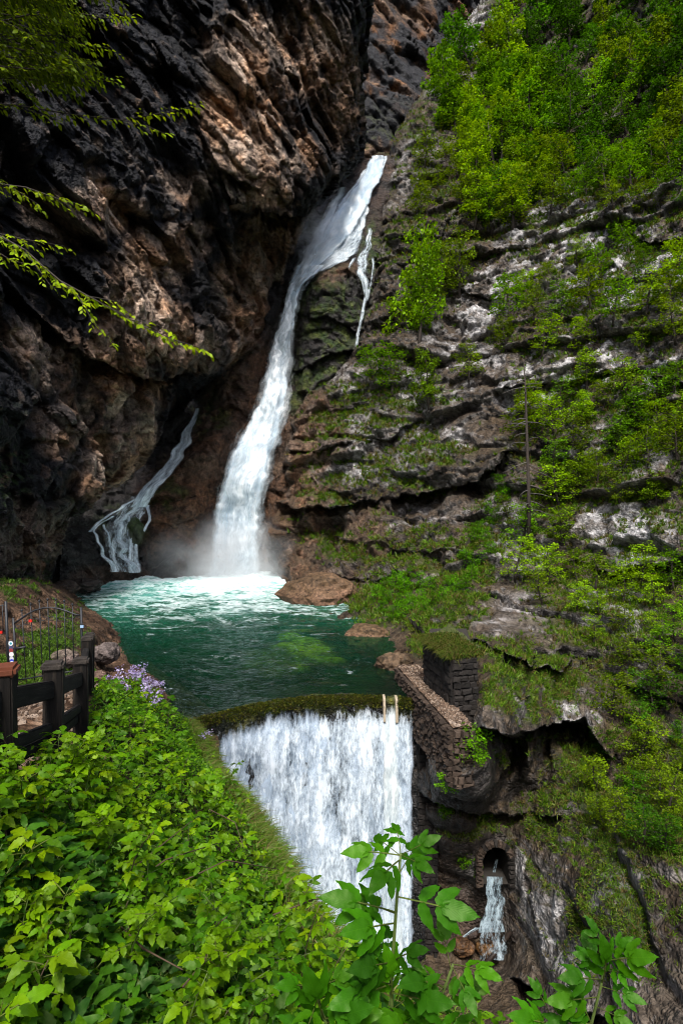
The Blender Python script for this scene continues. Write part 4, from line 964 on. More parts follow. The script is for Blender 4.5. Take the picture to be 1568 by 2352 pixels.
# ------------------------------------------------------------------ boulders
M_BOULD = rock_mat('boulder', .6, 5.0, .03)
def boulder(px, py, d, wpx, hpx, seed, base, label, moss=0.0, wet=.4, name='boulder', depthk=.8, group=None):
    c = Vector(W(px, py, d)); s = (wpx / F * d / 2, wpx / F * d / 2 * depthk, hpx / F * d / 2)
    bm = bmesh.new(); bmesh.ops.create_icosphere(bm, subdivisions=4, radius=1.0); m = bpy.data.meshes.new(name); bm.to_mesh(m); bm.free()
    v = np.empty(len(m.vertices) * 3); m.vertices.foreach_get('co', v); v = v.reshape(-1, 3)
    fa, fc, fr = facet(v * 1.1 + seed * 3.7, seed, 1.6); fb, _, fr2 = facet(v * 2.6 + seed, seed + 1, 1.3)
    k = 1 + .30 * fa - .08 * fc + .14 * fb + .06 * fbm(v * 5 + seed, seed, 3)
    P = v * k[:, None] * np.array(s)
    m.vertices.foreach_set('co', P.astype(np.float32).ravel())
    col = np.array(base) * (.5 + .5 * fr[:, None] + .5 * fr2[:, None])
    if moss: col = mix(col, [.04, .075, .01], moss * sstep(.0, .6, v[:, 2] + .5 * fbm(v * 3 + seed, 7, 3)))
    a = m.color_attributes.new('albedo', 'FLOAT_COLOR', 'POINT'); a.data.foreach_set('color', np.column_stack([col, np.ones(len(col))]).astype(np.float32).ravel())
    a = m.attributes.new('wet', 'FLOAT', 'POINT'); a.data.foreach_set('value', np.full(len(col), wet, np.float32))
    m.update()
    return add(name, m, M_BOULD, None, label, 'boulder', group, loc=c)
BR = (.17, .095, .058)
boulder(735, 1372, 46.5, 190, 105, 3, BR, 'large rounded reddish brown boulder at the right shore of the pool', .15)
boulder(850, 1465, 33.5, 110, 62, 5, BR, 'brown boulder at the waterline below the green bushes', .2)
boulder(905, 1530, 26.5, 90, 60, 6, (.13, .08, .05), 'low brown rock at the pool end of the side wall', .1)
boulder(200, 1345, 50, 70, 34, 8, (.05, .038, .03), 'dark wet rock at the far left shore of the pool', 0, .8)
boulder(150, 1352, 47, 60, 40, 9, (.06, .042, .03), 'dark rock behind the gate at the far shore', 0, .6)
boulder(310, 1222, 62, 46, 60, 11, (.035, .045, .018), 'mossy dark rock parting the strands of the side cascade', .9, .8)
boulder(262, 1275, 60, 60, 60, 12, (.030, .032, .022), 'dark wet rock under the left strands of the side cascade', .4, .8)
boulder(1118, 2176, 21.2, 50, 44, 15, (.19, .095, .03), 'ochre boulder at the bottom of the small stack below the tunnel', 0, .6)
boulder(1119, 2148, 21.1, 38, 34, 16, (.085, .045, .022), 'dark middle boulder of the small stack below the tunnel', 0, .7)
boulder(1118, 2127, 21.1, 16, 17, 17, (.075, .04, .028), 'small square stone on top of the stack below the tunnel', 0, .6)
boulder(1062, 2175, 21.2, 50, 40, 18, (.12, .06, .025), 'rusty boulder left of the tunnel cascade', 0, .6)
boulder(1085, 2146, 21.3, 30, 18, 19, (.05, .03, .022), 'flat dark rock at the left side of the tunnel cascade', 0, .7)
boulder(1190, 2150, 20.9, 36, 34, 20, (.04, .03, .024), 'dark rock at the right side of the tunnel cascade', 0, .6)
boulder(245, 1500, 24, 60, 50, 22, (.15, .12, .11), 'grey rock behind the last fence post', 0, .2)
boulder(228, 1582, 15.5, 30, 24, 23, (.30, .22, .19), 'pale pinkish stone beside the last fence post', 0, .1)
boulder(226, 1556, 16.5, 44, 30, 24, (.20, .13, .10), 'pinkish brown rock on the bank behind the fence', 0, .1)
boulder(150, 1512, 20, 60, 40, 25, (.17, .125, .11), 'grey brown rock lying on the slope behind the gate', .2, .1)
lg = MB(); lg.tube([W(1172, 2140, 20.9), W(1140, 2185, 20.6), W(1106, 2224, 20.3)], [.07, .085, .08], 8)
add('log', lg.mesh('log', True), plain('wet_log', (.022, .015, .012), .5, .4, 12, .5), None, 'dark wet log leaning across the foot of the tunnel cascade', 'log')

# ------------------------------------------------------------------ wooden fence
t = NT('weathered_wood'); c = t.coord('Generated'); co = t.coord()
gr = t.noise(t.scale(co, 22, 22, 2.2), 1.0, 6, .7)
col = t.ramp(gr, (.3, (.004, .004, .004)), (.55, (.011, .0095, .0085)), (.75, (.045, .036, .028)))
M_WOOD = t.done(t.n('BsdfPrincipled', Base_Color=col, Roughness=.8, Specular_IOR_Level=.12, Normal=t.n('Bump', Strength=.8, Distance=.012, Height=gr)))
t = NT('weathered_wood_cap'); co = t.coord(); gr = t.noise(t.scale(co, 24, 5, 24), 1.0, 6, .7)
M_CAP = t.done(t.n('BsdfPrincipled', Base_Color=t.ramp(gr, (.3, (.016, .013, .012)), (.6, (.05, .042, .036)), (.8, (.10, .085, .07))), Roughness=.85, Specular_IOR_Level=.15, Normal=t.n('Bump', Strength=.8, Distance=.012, Height=gr)))
M_CAPR = plain('reddish_wood_cap', (.12, .035, .016), .7, .3, 14, .5)
fence = add('wooden_fence', None, label='dark weathered wooden post and rail fence along the path at left', cat='fence', loc=(-3.5, 5, 4))
posts = [(6, 1545, 4.0, .17), (123, 1533, 5.1, .155), (186, 1521, 6.7, .155), (201, 1469, 9.0, .15), (207, 1460, 10.3, .14)]
PT = []
def bevel_box(size, bev=.012, taper=1.0):
    bm = bmesh.new(); bmesh.ops.create_cube(bm, size=1.0)
    for v in bm.verts: v.co = Vector((v.co.x * size[0], v.co.y * size[1], v.co.z * size[2]))
    bmesh.ops.bevel(bm, geom=bm.edges[:], offset=bev, segments=2, affect='EDGES'); m = bpy.data.meshes.new('p'); bm.to_mesh(m); bm.free(); return m
for i, (px, py, d, w) in enumerate(posts):
    top = Vector(W(px, py, d)); PT.append(top); H = 1.45
    ang = math.atan2(0.35, 1) * .6
    o = add('post', bevel_box((w, w, H)), M_WOOD); o.location = top - Vector((0, 0, H / 2)); o.rotation_euler = (R(random.uniform(-1, 1)), R(random.uniform(-1, 1)), R(18)); under(o, fence)
    cp = add('post_cap', bevel_box((w * 1.16, w * 1.16, .07), .02), M_CAPR if i == 0 else M_CAP); cp.location = top + Vector((0, 0, .015)); cp.rotation_euler = o.rotation_euler; under(cp, fence)
def rail(a, b, h, th):
    a, b = Vector(a), Vector(b); L = (b - a).length
    m = bevel_box((L, th, h), .01); o = add('rail', m, M_WOODR); d = (b - a).normalized()
    o.rotation_euler = d.to_track_quat('X', 'Z').to_euler(); o.location = (a + b) / 2; under(o, fence)
t = NT('weathered_rail'); co = t.coord(); gr = t.noise(t.scale(co, 2.2, 26, 26), 1.0, 6, .7)
M_WOODR = t.done(t.n('BsdfPrincipled', Base_Color=t.ramp(gr, (.3, (.005, .005, .005)), (.55, (.018, .016, .015)), (.78, (.065, .057, .047))), Roughness=.8, Specular_IOR_Level=.12, Normal=t.n('Bump', Strength=.8, Distance=.012, Height=gr)))
PT2 = [PT[0] + (PT[0] - PT[1]) * 1.0] + PT
for i in range(len(PT2) - 1):
    a, b_ = PT2[i], PT2[i + 1]; dz = Vector((0, 0, 1)); off = Vector((-.015, .0, 0))
    rail(a - dz * .19 + off, b_ - dz * .19 + off, .15, .085)
    rail(a - dz * .52 + off, b_ - dz * .52 + off, .09, .06)
    rail(a - dz * .64 + off * 3, b_ - dz * .64 + off * 3, .10, .05)
    rail(a - dz * 1.0 + off, b_ - dz * 1.0 + off, .10, .06)

# ------------------------------------------------------------------ iron gate
M_IRON = plain('iron', (.012, .014, .018), .5, .2, 20, .4, spec=.5)
GD = 14.0
G = lambda x, y, d=GD: Vector(W(x, y, d))
gate = add('iron_gate', None, label='black wrought iron gate with arched top and spear finials across the path', cat='gate', loc=G(110, 1560))
def ir(name, pts, rad, n=6, parent=gate):
    b = MB(); b.tube(pts, rad, n); return under(add(name, b.mesh(name, True), M_IRON), parent)
bars = [(51, 1401), (71, 1387), (91, 1380), (110, 1376), (129, 1376), (148, 1380), (167, 1388)]
arch = [(33, 1432), (45, 1424), (60, 1413), (80, 1402), (100, 1396.5), (118, 1395.5), (136, 1398), (155, 1404), (172, 1411), (187, 1414)]
ir('gate_stile', [G(31, 1419), G(41, 1575)], .028); ir('gate_stile', [G(187, 1395), G(190, 1548)], .028)
ir('arched_rail', [G(*p) for p in arch], .022)
lowr = [(33, 1443), (70, 1427), (110, 1420), (150, 1424), (187, 1428)]
ir('lower_rail', [G(40, 1562), G(189, 1538)], .02)
for k, (x, y) in enumerate(bars):
    xb = x + (10 - 7 * (k / 6.0)) ; yb = 1566 - 22 * (k / 6.0)
    ir('bar', [G(x, y + 4), G(xb, yb)], .0125, 5)
    f = MB(); f.tube([G(x, y + 5), G(x, y + 1), G(x, y - 3)], [.004, .034, .004], 6); under(add('finial', f.mesh('finial', True), M_IRON), gate)
for k in range(7):
    x0, x1 = ([33] + [b_[0] for b_ in bars])[k], ([33] + [b_[0] for b_ in bars])[k + 1]
    ym = np.interp((x0 + x1) / 2, [p[0] for p in lowr], [p[1] for p in lowr]); rr = (x1 - x0) * .40
    pts = [G((x0 + x1) / 2 + rr * math.cos(a) * (1 - .35 * a / 7), ym - rr * .7 * math.sin(a) * (1 - .35 * a / 7)) for a in np.linspace(-.5, 5.6, 16)]
    ir('scroll', pts, .009, 4)
pts = [G(177 + 9 * math.cos(a), 1424 - 7 * math.sin(a)) for a in np.linspace(-.3, 3.6, 12)]; ir('scroll', pts, .009, 4)
for x, y in ((120, 1466), (138, 1464), (160, 1462)):
    ir('scroll', [G(x + 6 * math.cos(a) * (1 - a / 9), y - 5 * math.sin(a) * (1 - a / 9)) for a in np.linspace(0, 6.5, 16)], .007, 4)
ir('latch_bar', [G(32, 1490), G(60, 1486)], .03, 6)
M_REDP = plain('red_paint', (.55, .02, .015), .4, 0, 5, .1); M_BLUE = plain('pale_blue_paint', (.35, .5, .7), .4, 0, 5, .1)
def padlock(px, py, mat, label, d):
    b = MB(); c = G(px, py, d); b.box(c, (.075, .04, .06)); o = add('padlock', b.mesh('padlock'), mat, None, label, 'padlock')
    s = MB(); s.tube([c + Vector((.024 * math.cos(a), 0, .03 + .035 * math.sin(a))) for a in np.linspace(0, math.pi, 8)], .008, 5); add('shackle', s.mesh('shackle', True), M_IRON, o)
padlock(71, 1426, M_REDP, 'small red padlock hanging on the scrolls of the iron gate', GD - .06)
padlock(3, 1452, M_REDP, 'small red padlock at the left picture edge beside the iron post', GD - .06)
padlock(189, 1439, M_BLUE, 'small pale blue padlock on the right stile of the gate', GD - .06)
ip = add('iron_post', None, label='tall thin black iron fence post left of the gate', cat='post', loc=G(16, 1576))
ir('post_shaft', [G(14, 1381), G(22, 1576)], .032, 8, ip); ir('crossbar', [G(-40, 1455), G(17, 1454)], .014, 5, ip); ir('crossbar', [G(-40, 1395), G(15, 1390)], .012, 5, ip); ir('bar', [G(6, 1388), G(8, 1450)], .012, 5, ip)
spole = add('sticker_pole', None, label='thin pole covered with round coloured stickers beside the gate', cat='pole', loc=G(28, 1576, GD - .25))
b = MB(); b.tube([G(25, 1472, GD - .25), G(31, 1578, GD - .25)], .045, 8); under(add('pole_shaft', b.mesh('pole_shaft', True), plain('pole_paint', (.10, .10, .12), .5, 0, 6, .3)), spole)
for k, (dy, cc, r_) in enumerate([(6, (.6, .65, .68), .055), (6.1, (.03, .25, .32), .028), (16, (.05, .06, .13), .05), (22, (.22, .04, .04), .05), (31, (.6, .6, .62), .055), (31.5, (.05, .05, .06), .03), (41, (.5, .5, .55), .05), (46, (.05, .07, .42), .045), (52, (.62, .62, .6), .055), (52.4, (.25, .16, .02), .032), (60, (.65, .66, .64), .055), (60.4, (.55, .12, .02), .036), (60.8, (.05, .3, .1), .018), (68, (.13, .03, .03), .05), (76, (.12, .14, .35), .05), (84, (.55, .55, .5), .045), (95, (.6, .42, .01), .062), (99, (.6, .42, .01), .06)]):
    f = MB(); c = G(25 + dy * .057, 1472 + dy, GD - .30 - .0015 * (k % 5)); f.tube([c, c + Vector((0, .004, 0))], r_, 14)
    under(add('sticker', f.mesh('sticker'), plain('sticker_print', cc, .4, 0, 5, .1)), spole)

# ------------------------------------------------------------------ loose stones on the wall top and on the path
def gravel(name, P, size, seed, cols, parent=None, label=None):
    q = np.random.default_rng(seed); k = len(P)
    base = np.array([(-.5, -.5, -.3), (.5, -.5, -.3), (.5, .5, -.3), (-.5, .5, -.3), (-.35, -.3, .35), (.3, -.38, .42), (.36, .3, .3), (-.28, .36, .4)])
    s = size * q.uniform(.4, 1.4, (k, 1, 1)) * q.uniform(.7, 1.3, (k, 1, 3)); v = (base[None] + q.normal(0, .09, (k, 8, 3))) * s; a = q.uniform(0, 6.3, k)
    ca, sa = np.cos(a)[:, None], np.sin(a)[:, None]
    v = np.stack([v[..., 0] * ca - v[..., 1] * sa, v[..., 0] * sa + v[..., 1] * ca, v[..., 2]], -1) + P[:, None]
    f = np.array([(3, 2, 1, 0), (4, 5, 6, 7), (0, 1, 5, 4), (1, 2, 6, 5), (2, 3, 7, 6), (3, 0, 4, 7)])
    c = np.array(cols)[q.integers(0, len(cols), k)] * q.uniform(.6, 1.3, k)[:, None]
    o = add(name, np_mesh(name, v.reshape(-1, 3), (np.arange(k) * 8)[:, None, None].repeat(6, 1) * 1 + f[None] if False else ((np.arange(k) * 8)[:, None, None] + f[None]).reshape(-1, 4), np.repeat(c, 8, 0), smooth=False), M_GRAVEL, None, label, 'gravel' if label else None, None, 'stuff')
    return under(o, parent) if parent is not None else o
GC = [(.15, .10, .068), (.21, .15, .108), (.10, .066, .045), (.26, .20, .155), (.07, .047, .033)]
q = np.random.default_rng(77); u_, v_ = q.uniform(0.02, .98, 1500), q.uniform(0, 1, 1500)
A2, B2, C2, D2 = [np.array(p.xy) for p in (Aw, Bw, Cw, Dw)]
XY = (A2 * (1 - u_[:, None]) + D2 * u_[:, None]) * (1 - v_[:, None]) + (B2 * (1 - u_[:, None]) + C2 * u_[:, None]) * v_[:, None]
gravel('gravel', np.column_stack([XY, np.full(1500, .59)]), .075, 78, GC, sw)
X_, Y_ = q.uniform(-8, -2.4, 9000), q.uniform(3.2, 14.5, 9000); ok = X_ < np.interp(Y_, FENCE_XY[:, 1], FENCE_XY[:, 0]) - .02; X_, Y_ = X_[ok][:2600], Y_[ok][:2600]
gravel('path_gravel', np.column_stack([X_, Y_, ground_z(X_, Y_) + .008]), .06, 79, GC, None, 'loose brown stones on the path behind the wooden fence')

# ------------------------------------------------------------------ leaves
M_LEAF = leaf_mat('leaf_near', True, .42, .018, True)
M_TREELEAF = leaf_mat('tree_leaf', True, .42, .012)
M_MASS = leaf_mat('undergrowth_leaf', False, .40, .02)
M_STEM = plain('green_stem', (.09, .13, .03), .6, 0, 10, .3)
M_CANE = plain('brown_cane', (.075, .048, .03), .8, .3, 20, .4)
M_BARK = plain('bark', (.045, .036, .030), .9, .5, 6, .5)
M_BARKG = plain('pale_bark', (.10, .09, .085), .9, .5, 6, .5)

def leaflet(L, Wd, n=7, serr=.10, fold=.22, droop=.35, kind=0, p=None):
    """verts, faces, uv of one serrated leaflet along +X, face up"""
    V = [(0, 0, 0)]; UV = [(0, 0)]; Fc = []; prev = (0, 0, 0)
    for i in range(1, n + 1):
        t_ = i / (n + .35)
        w = Wd * .5 * (t_ ** .62 * (1 - t_) ** .95 / .34) * (1 + (serr if i % 2 else -serr))
        z = -droop * L * t_ * t_ * .6
        k = len(V)
        wav = .03 * L * math.sin(i * 1.9)
        V += [(t_ * L, 0, z), (t_ * L - .05 * L * (i % 2), w, z + fold * w + wav), (t_ * L - .05 * L * (i % 2), -w, z + fold * w - wav)]
        UV += [(t_, 0), (t_, .5 * w / (Wd * .5)), (t_, -.5 * w / (Wd * .5))]
        a, b, c = prev
        if i == 1: Fc += [(0, k, k + 1), (0, k + 2, k)]
        else: Fc += [(a, k, k + 1), (a, k + 1, b), (a, c, k + 2), (a, k + 2, k)]
        prev = (k, k + 1, k + 2)
    V.append((L, 0, -droop * L * .65)); UV.append((1, 0)); a, b, c = prev; e = len(V) - 1
    Fc += [(a, e, b), (a, c, e)]
    return np.array(V), np.array(Fc), np.array(UV)

def compound(name, spec, petiole, col, colvar=.12, seed=0, thick=.003):
    """a leaf of several leaflets: spec = (x along stalk, angle, length, width, roll)"""
    r = random.Random(seed); Vs = []; Fs = []; Us = []; Cs = []; o = 0
    for (x, ang, L, Wd, tilt, kind) in spec:
        v, f, u = leaflet(L, Wd, 9 if L > .05 else 7, .13 if kind == 0 else .07, .22 + r.uniform(-.08, .12), .35 + r.uniform(-.1, .45), kind)
        ca, sa = math.cos(R(ang)), math.sin(R(ang))
        ct, st_ = math.cos(R(tilt)), math.sin(R(tilt))
        v = np.stack([v[:, 0] * ct + v[:, 2] * st_, v[:, 1], -v[:, 0] * st_ + v[:, 2] * ct], -1)
        v = np.stack([v[:, 0] * ca - v[:, 1] * sa + x, v[:, 0] * sa + v[:, 1] * ca, v[:, 2] - .25 * x * x / max(petiole, .01) * .5], -1)
        Vs.append(v); Fs.append(f + o); Us.append(u); o += len(v)
        Cs.append(np.tile(np.array(col) * (1 + r.uniform(-colvar, colvar)), (len(v), 1)))
    px = max(s[0] for s in spec); seg = 4
    pv = []; 
    for i in range(seg + 1):
        x = px * i / seg; z = -.25 * x * x / max(petiole, .01) * .5
        pv += [(x, thick, z), (x, -thick * .5, z + thick), (x, -thick * .5, z - thick)]
    pf = []
    for i in range(seg):
        for k in range(3):
            a, b = i * 3 + k, i * 3 + (k + 1) % 3
            pf += [(a, b, b + 3), (a, b + 3, a + 3)]
    Vs.append(np.array(pv)); Fs.append(np.array(pf) + o); Us.append(np.full((len(pv), 2), .3)); Cs.append(np.tile([.10, .14, .03], (len(pv), 1)))
    m = np_mesh(name, np.vstack(Vs), np.vstack(Fs), np.vstack(Cs), None, True, np.vstack(Us)); m.materials.append(M_LEAF)
    return m
LIME = (.125, .255, .002); MID = (.055, .150, .002); DEEP = (.028, .090, .005)
RASP = [compound('raspberry_leaf', [(.09, 0, .10, .054, 16, 0), (.07, 66 + 6 * k, .08, .038, 12, 0), (.07, -68 + 5 * k, .08, .038, 16, 0)], .075, c, seed=k) for k, c in enumerate([LIME, (.08, .195, .002), (.16, .28, .002), MID])]
RASP5 = [compound('raspberry_leaf', [(.085, 0, .075, .055, 10, 0), (.08, 60, .062, .042, 8, 0), (.08, -62, .062, .042, 12, 0), (.045, 80, .05, .035, 5, 0), (.045, -80, .05, .035, 5, 0)], .085, c, seed=9 + k) for k, c in enumerate([LIME, (.095, .20, .003)])]
LANCE = [compound('lance_leaf', [(.02, 0, .095, .030 + .004 * k, 10, 1)], .02, c, seed=20 + k) for k, c in enumerate([DEEP, (.036, .115, .006), (.022, .08, .010)])]
ELDER = [compound('elder_leaf', [(.17, 0, .135, .062, 18, 1), (.155, 50 + 4 * k, .115, .052, 22, 1), (.155, -52 + 4 * k, .115, .052, 20, 1), (.095, 66, .10, .046, 18, 1), (.095, -64, .10, .046, 22, 1)], .17, c, seed=30 + k, thick=.0035) for k, c in enumerate([(.032, .135, .002), (.045, .16, .002), (.025, .11, .003)])]

def orient(axis, up, scale, loc):
    x = Vector(axis).normalized(); z = Vector(up); z = (z - x * z.dot(x)).normalized(); y = z.cross(x)
    M = Matrix((x * scale, y * scale, z * scale)).transposed().to_4x4(); M.translation = loc
    return M

def plant(name, base, height, nleaf, meshes, label, cat, group, lean=(0, 0), tint=(1, 1, 1), lsize=1.0, stemmat=None, up=.25, rad=.006, spread=.35, low=.25, leafname='leaf'):
    root = add(name, None, None, None, label, cat, group, loc=base)
    pts = []; bx, by = random.uniform(-.12, .12), random.uniform(-.12, .12)
    for i in range(6):
        t_ = i / 5
        pts.append(Vector(((lean[0] + bx) * t_ * t_ * height, (lean[1] + by) * t_ * t_ * height, height * t_ * (1 - .08 * t_))))
    b = MB(); b.tube([Vector((0, 0, -.08))] + pts, [rad * 1.2] + [rad * (1 - .6 * i / 5) for i in range(6)], 5)
    add('stem', b.mesh('stem', True), stemmat or M_STEM, root)
    az = random.uniform(0, 6.3)
    for i in range(nleaf):
        t_ = low + (1 - low) * (i + .5) / nleaf; k = min(int(t_ * 5), 4); p = pts[k].lerp(pts[k + 1], t_ * 5 - k)
        az += 2.4 + random.uniform(-.5, .5)
        elev = up + (t_ - .5) * .9 + random.uniform(-.25, .25)
        d = Vector((math.cos(az) * math.cos(elev), math.sin(az) * math.cos(elev), math.sin(elev)))
        n_ = Vector((random.gauss(0, .28), random.gauss(-.22, .28), 1))
        s = lsize * random.uniform(.7, 1.2) * (1.05 - .35 * max(0, t_ - .7))
        o = bpy.data.objects.new(leafname, random.choice(meshes)); link(o, root)
        o.matrix_local = orient(d, n_, s, p + Vector((random.gauss(0, .012), random.gauss(0, .012), 0)))
        kk = random.uniform(.8, 1.2); o.color = (tint[0] * kk, tint[1] * kk, tint[2] * kk, 1)
    return root

# positions on the bank, taken where view rays meet the ground
def ray_ground(px, py):
    d = np.linspace(1.2, 20, 700); q = W(px, py, d); below = q[:, 2] < ground_z(q[:, 0], q[:, 1]) + .03
    i = int(np.argmax(below)); return Vector(q[i]) if below.any() else None
edge_px = ipl([(1500, 215), (1560, 330), (1640, 400), (1690, 440), (1760, 500), (1830, 560), (1900, 610), (1980, 640), (2085, 710), (2180, 790), (2352, 935), (2700, 1100)])
fence_px = ipl([(1500, 215), (1600, 218), (1680, 205), (1760, 160), (1800, 30), (1850, -20), (3000, -400)])
placed = []
def spaced(px, py, mind):
    for a, b in placed:
        if (a - px) ** 2 + (b - py) ** 2 < mind * mind: return False
    placed.append((px, py)); return True
r = random.Random(3); npl = 0
for _ in range(9000):
    if npl >= 290: break
    py = r.uniform(1585, 2640); px = r.uniform(-80, 960)
    if px > edge_px(py) - (26 if py < 1950 else 50) or px < fence_px(py) + 12: continue
    sp = 22 + 32 * max(0, (py - 1600) / 800)
    if not spaced(px, py, sp): continue
    g = ray_ground(px, py)
    if g is None or g.y < 1.35: continue
    g.z = float(ground_z(g.x, g.y)); depth = g.y
    darkside = ((px < 240 and py > 1980) or (px < 380 and py > 2150)) and r.random() < .62 or r.random() < .08
    if py < 1700: lab = 'of raspberry shoots near the purple flowers'
    elif py < 1900: lab = 'of raspberry shoots halfway down the bank'
    elif py < 2120: lab = 'of raspberry shoots in the middle of the foreground bank'
    else: lab = 'of raspberry shoots along the bottom of the picture'
    if darkside and py > 1850:
        plant('herb_plant', g, r.uniform(.22, .36), 16, LANCE, ('tall ' if px < 150 else 'low ') + 'dark green narrow-leaved herb, ' + ('at the bottom edge' if py > 2250 else 'above the bottom edge' if py > 2050 else 'below the fence' if px < 300 else 'among lime plants') + ' of the lower left bank', 'plant', 'dark leafy herbs at lower left', (r.uniform(-.3, .3), r.uniform(-.5, .1)), (1, 1, 1), r.uniform(1.0, 1.45), M_STEM, .3, .004, low=.3, leafname='leaf')
    else:
        near = depth < 5.5
        br = r.choice([(1, 1, 1), (1.12, 1.06, .9), (.62, .75, 1), (.85, .92, 1), (.5, .66, 1), (.95, 1, 1)])
        ls_ = r.uniform(.55, 1.15) * (.95 if near else 1.15)
        look = ('large-leaved ' if ls_ > .95 else 'small-leaved ' if ls_ < .75 else 'medium-leaved ') + {(1, 1, 1): 'lime green', (1.12, 1.06, .9): 'yellowish green', (.62, .75, 1): 'dark green', (.85, .92, 1): 'mid green', (.5, .66, 1): 'very dark green', (.95, 1, 1): 'fresh green'}[br]
        side = 'left part, ' if px < edge_px(py) * .36 else 'right part, ' if px > edge_px(py) * .72 else 'middle part, '
        plant('raspberry_plant', g, (r.uniform(.5, .8) if r.random() < .16 else r.uniform(.16, .5)) * (1 if near else .85), 16 if near else 11, RASP if r.random() < .75 else RASP5, look + ' plant, ' + side + lab.replace(' in the middle of the', ' on the mid'), 'plant', lab, (r.uniform(-.2, .5), r.uniform(-.6, .1)), br, ls_, M_CANE if r.random() < .4 else M_STEM)
    npl += 1

# a few distinct leafy plants
plant('raspberry_plant', Vector((W(140, 1800, 4.6)[0], 4.55, float(ground_z(W(140, 1800, 4.6)[0], 4.55)))), .52, 12, RASP, 'raspberry shoot standing alone in front of the second fence post', 'plant', None, (.1, -.1), (1, 1, 1), .8)

# elder shrub close to the camera
def elder(base, stems, label):
    root = add('elder_shrub', None, None, None, label, 'shrub', None, loc=base)
    for pts, leaves in stems:
        leaves = list(leaves)
        for i in range(8):
            k = random.uniform(.25, .92) * (len(pts) - 1); i0 = min(int(k), len(pts) - 2); f_ = k - i0
            px, py, d = [pts[i0][j] * (1 - f_) + pts[i0 + 1][j] * f_ for j in range(3)]
            if py < 2130 and i % 3: continue
            a = random.uniform(0, 6.3); L = random.uniform(70, 125)
            leaves.append((px, py, d, px + math.cos(a) * L, py + math.sin(a) * L * .8 - 15, d + random.uniform(-.25, .15), random.uniform(.8, 1.15)))
        wp = [Vector(W(*p)) - base for p in pts]
        b = MB(); b.tube(wp, [.0075 - .004 * i / (len(wp) - 1) for i in range(len(wp))], 7); add('stem', b.mesh('stem', True), M_STEM, root)
        for (px, py, d, tx, ty, td, s) in leaves:                     # from frame position towards a tip position
            a, e = Vector(W(px, py, d)), Vector(W(tx, ty, td)); ax = e - a
            o = bpy.data.objects.new('leaf', random.choice(ELDER)); link(o, root)
            o.matrix_local = orient(ax, Vector((random.gauss(0, .2), -.95 + random.gauss(0, .25), 1)), min(max(ax.length / .30 * s, .42), .72) * 1.12, a - base)
            kk = random.uniform(.9, 1.2); o.color = (kk, kk, kk, 1)
    return root
D = 1.75
el_base = Vector(W(900, 2640, 1.85))
elder(el_base, [([(905, 2640, 1.85), (900, 2400, 1.8), (898, 2250, D), (905, 2150, D), (914, 2020, D), (920, 1960, D)],
    [(920, 1965, D, 815, 1945, D - .05, 1.05), (920, 1965, D, 990, 1925, D - .05, .85), (920, 1962, D, 912, 1885, D + .1, .75), (920, 1965, D, 985, 1985, D - .15, .75), (919, 1965, D, 845, 1905, D + .1, .8), (918, 1975, D, 860, 2010, D - .2, .8),
     (912, 2060, D, 1035, 2085, D - .1, 1.25), (908, 2095, D, 735, 2040, D - .1, 1.35), (905, 2120, D, 820, 2130, D - .2, 1.0),
     (902, 2200, D, 850, 2130, D - .1, .7), (900, 2210, D, 960, 2160, D - .1, .8), (900, 2260, D, 800, 2290, D - .15, 1.1), (898, 2280, D, 980, 2300, D - .15, 1.1), (898, 2330, 1.8, 800, 2390, D - .2, 1.1), (898, 2340, 1.8, 1000, 2380, D - .2, 1.0), (900, 2210, D, 885, 2120, D + .1, .7)]),
   ([(905, 2640, 1.85), (960, 2420, 1.8), (1020, 2270, 1.75), (1040, 2215, 1.72)],
    [(1040, 2215, 1.72, 1130, 2225, 1.62, .95), (1038, 2220, 1.72, 1080, 2300, 1.6, 1.0), (1035, 2225, 1.72, 1010, 2110, 1.75, .8), (1015, 2275, 1.74, 920, 2230, 1.7, .8), (1005, 2300, 1.75, 1105, 2260, 1.7, .9), (985, 2350, 1.76, 1080, 2370, 1.65, 1.0), (975, 2360, 1.77, 890, 2350, 1.65, 1.0)]),
   ([(905, 2640, 1.85), (800, 2450, 1.75), (740, 2330, 1.7), (725, 2270, 1.7)],
    [(725, 2270, 1.7, 660, 2250, 1.6, .9), (727, 2275, 1.7, 800, 2230, 1.65, .9), (730, 2290, 1.7, 700, 2380, 1.55, 1.1), (745, 2340, 1.7, 840, 2330, 1.6, 1.0), (755, 2360, 1.72, 660, 2370, 1.6, 1.0), (770, 2390, 1.72, 830, 2450, 1.6, 1.0)])],
   'large elder shrub with broad green leaflets in front of the dam waterfall')
el2 = Vector(W(1300, 2640, 2.3))
def sh2(stems, label, base):
    elder(base, stems, label)
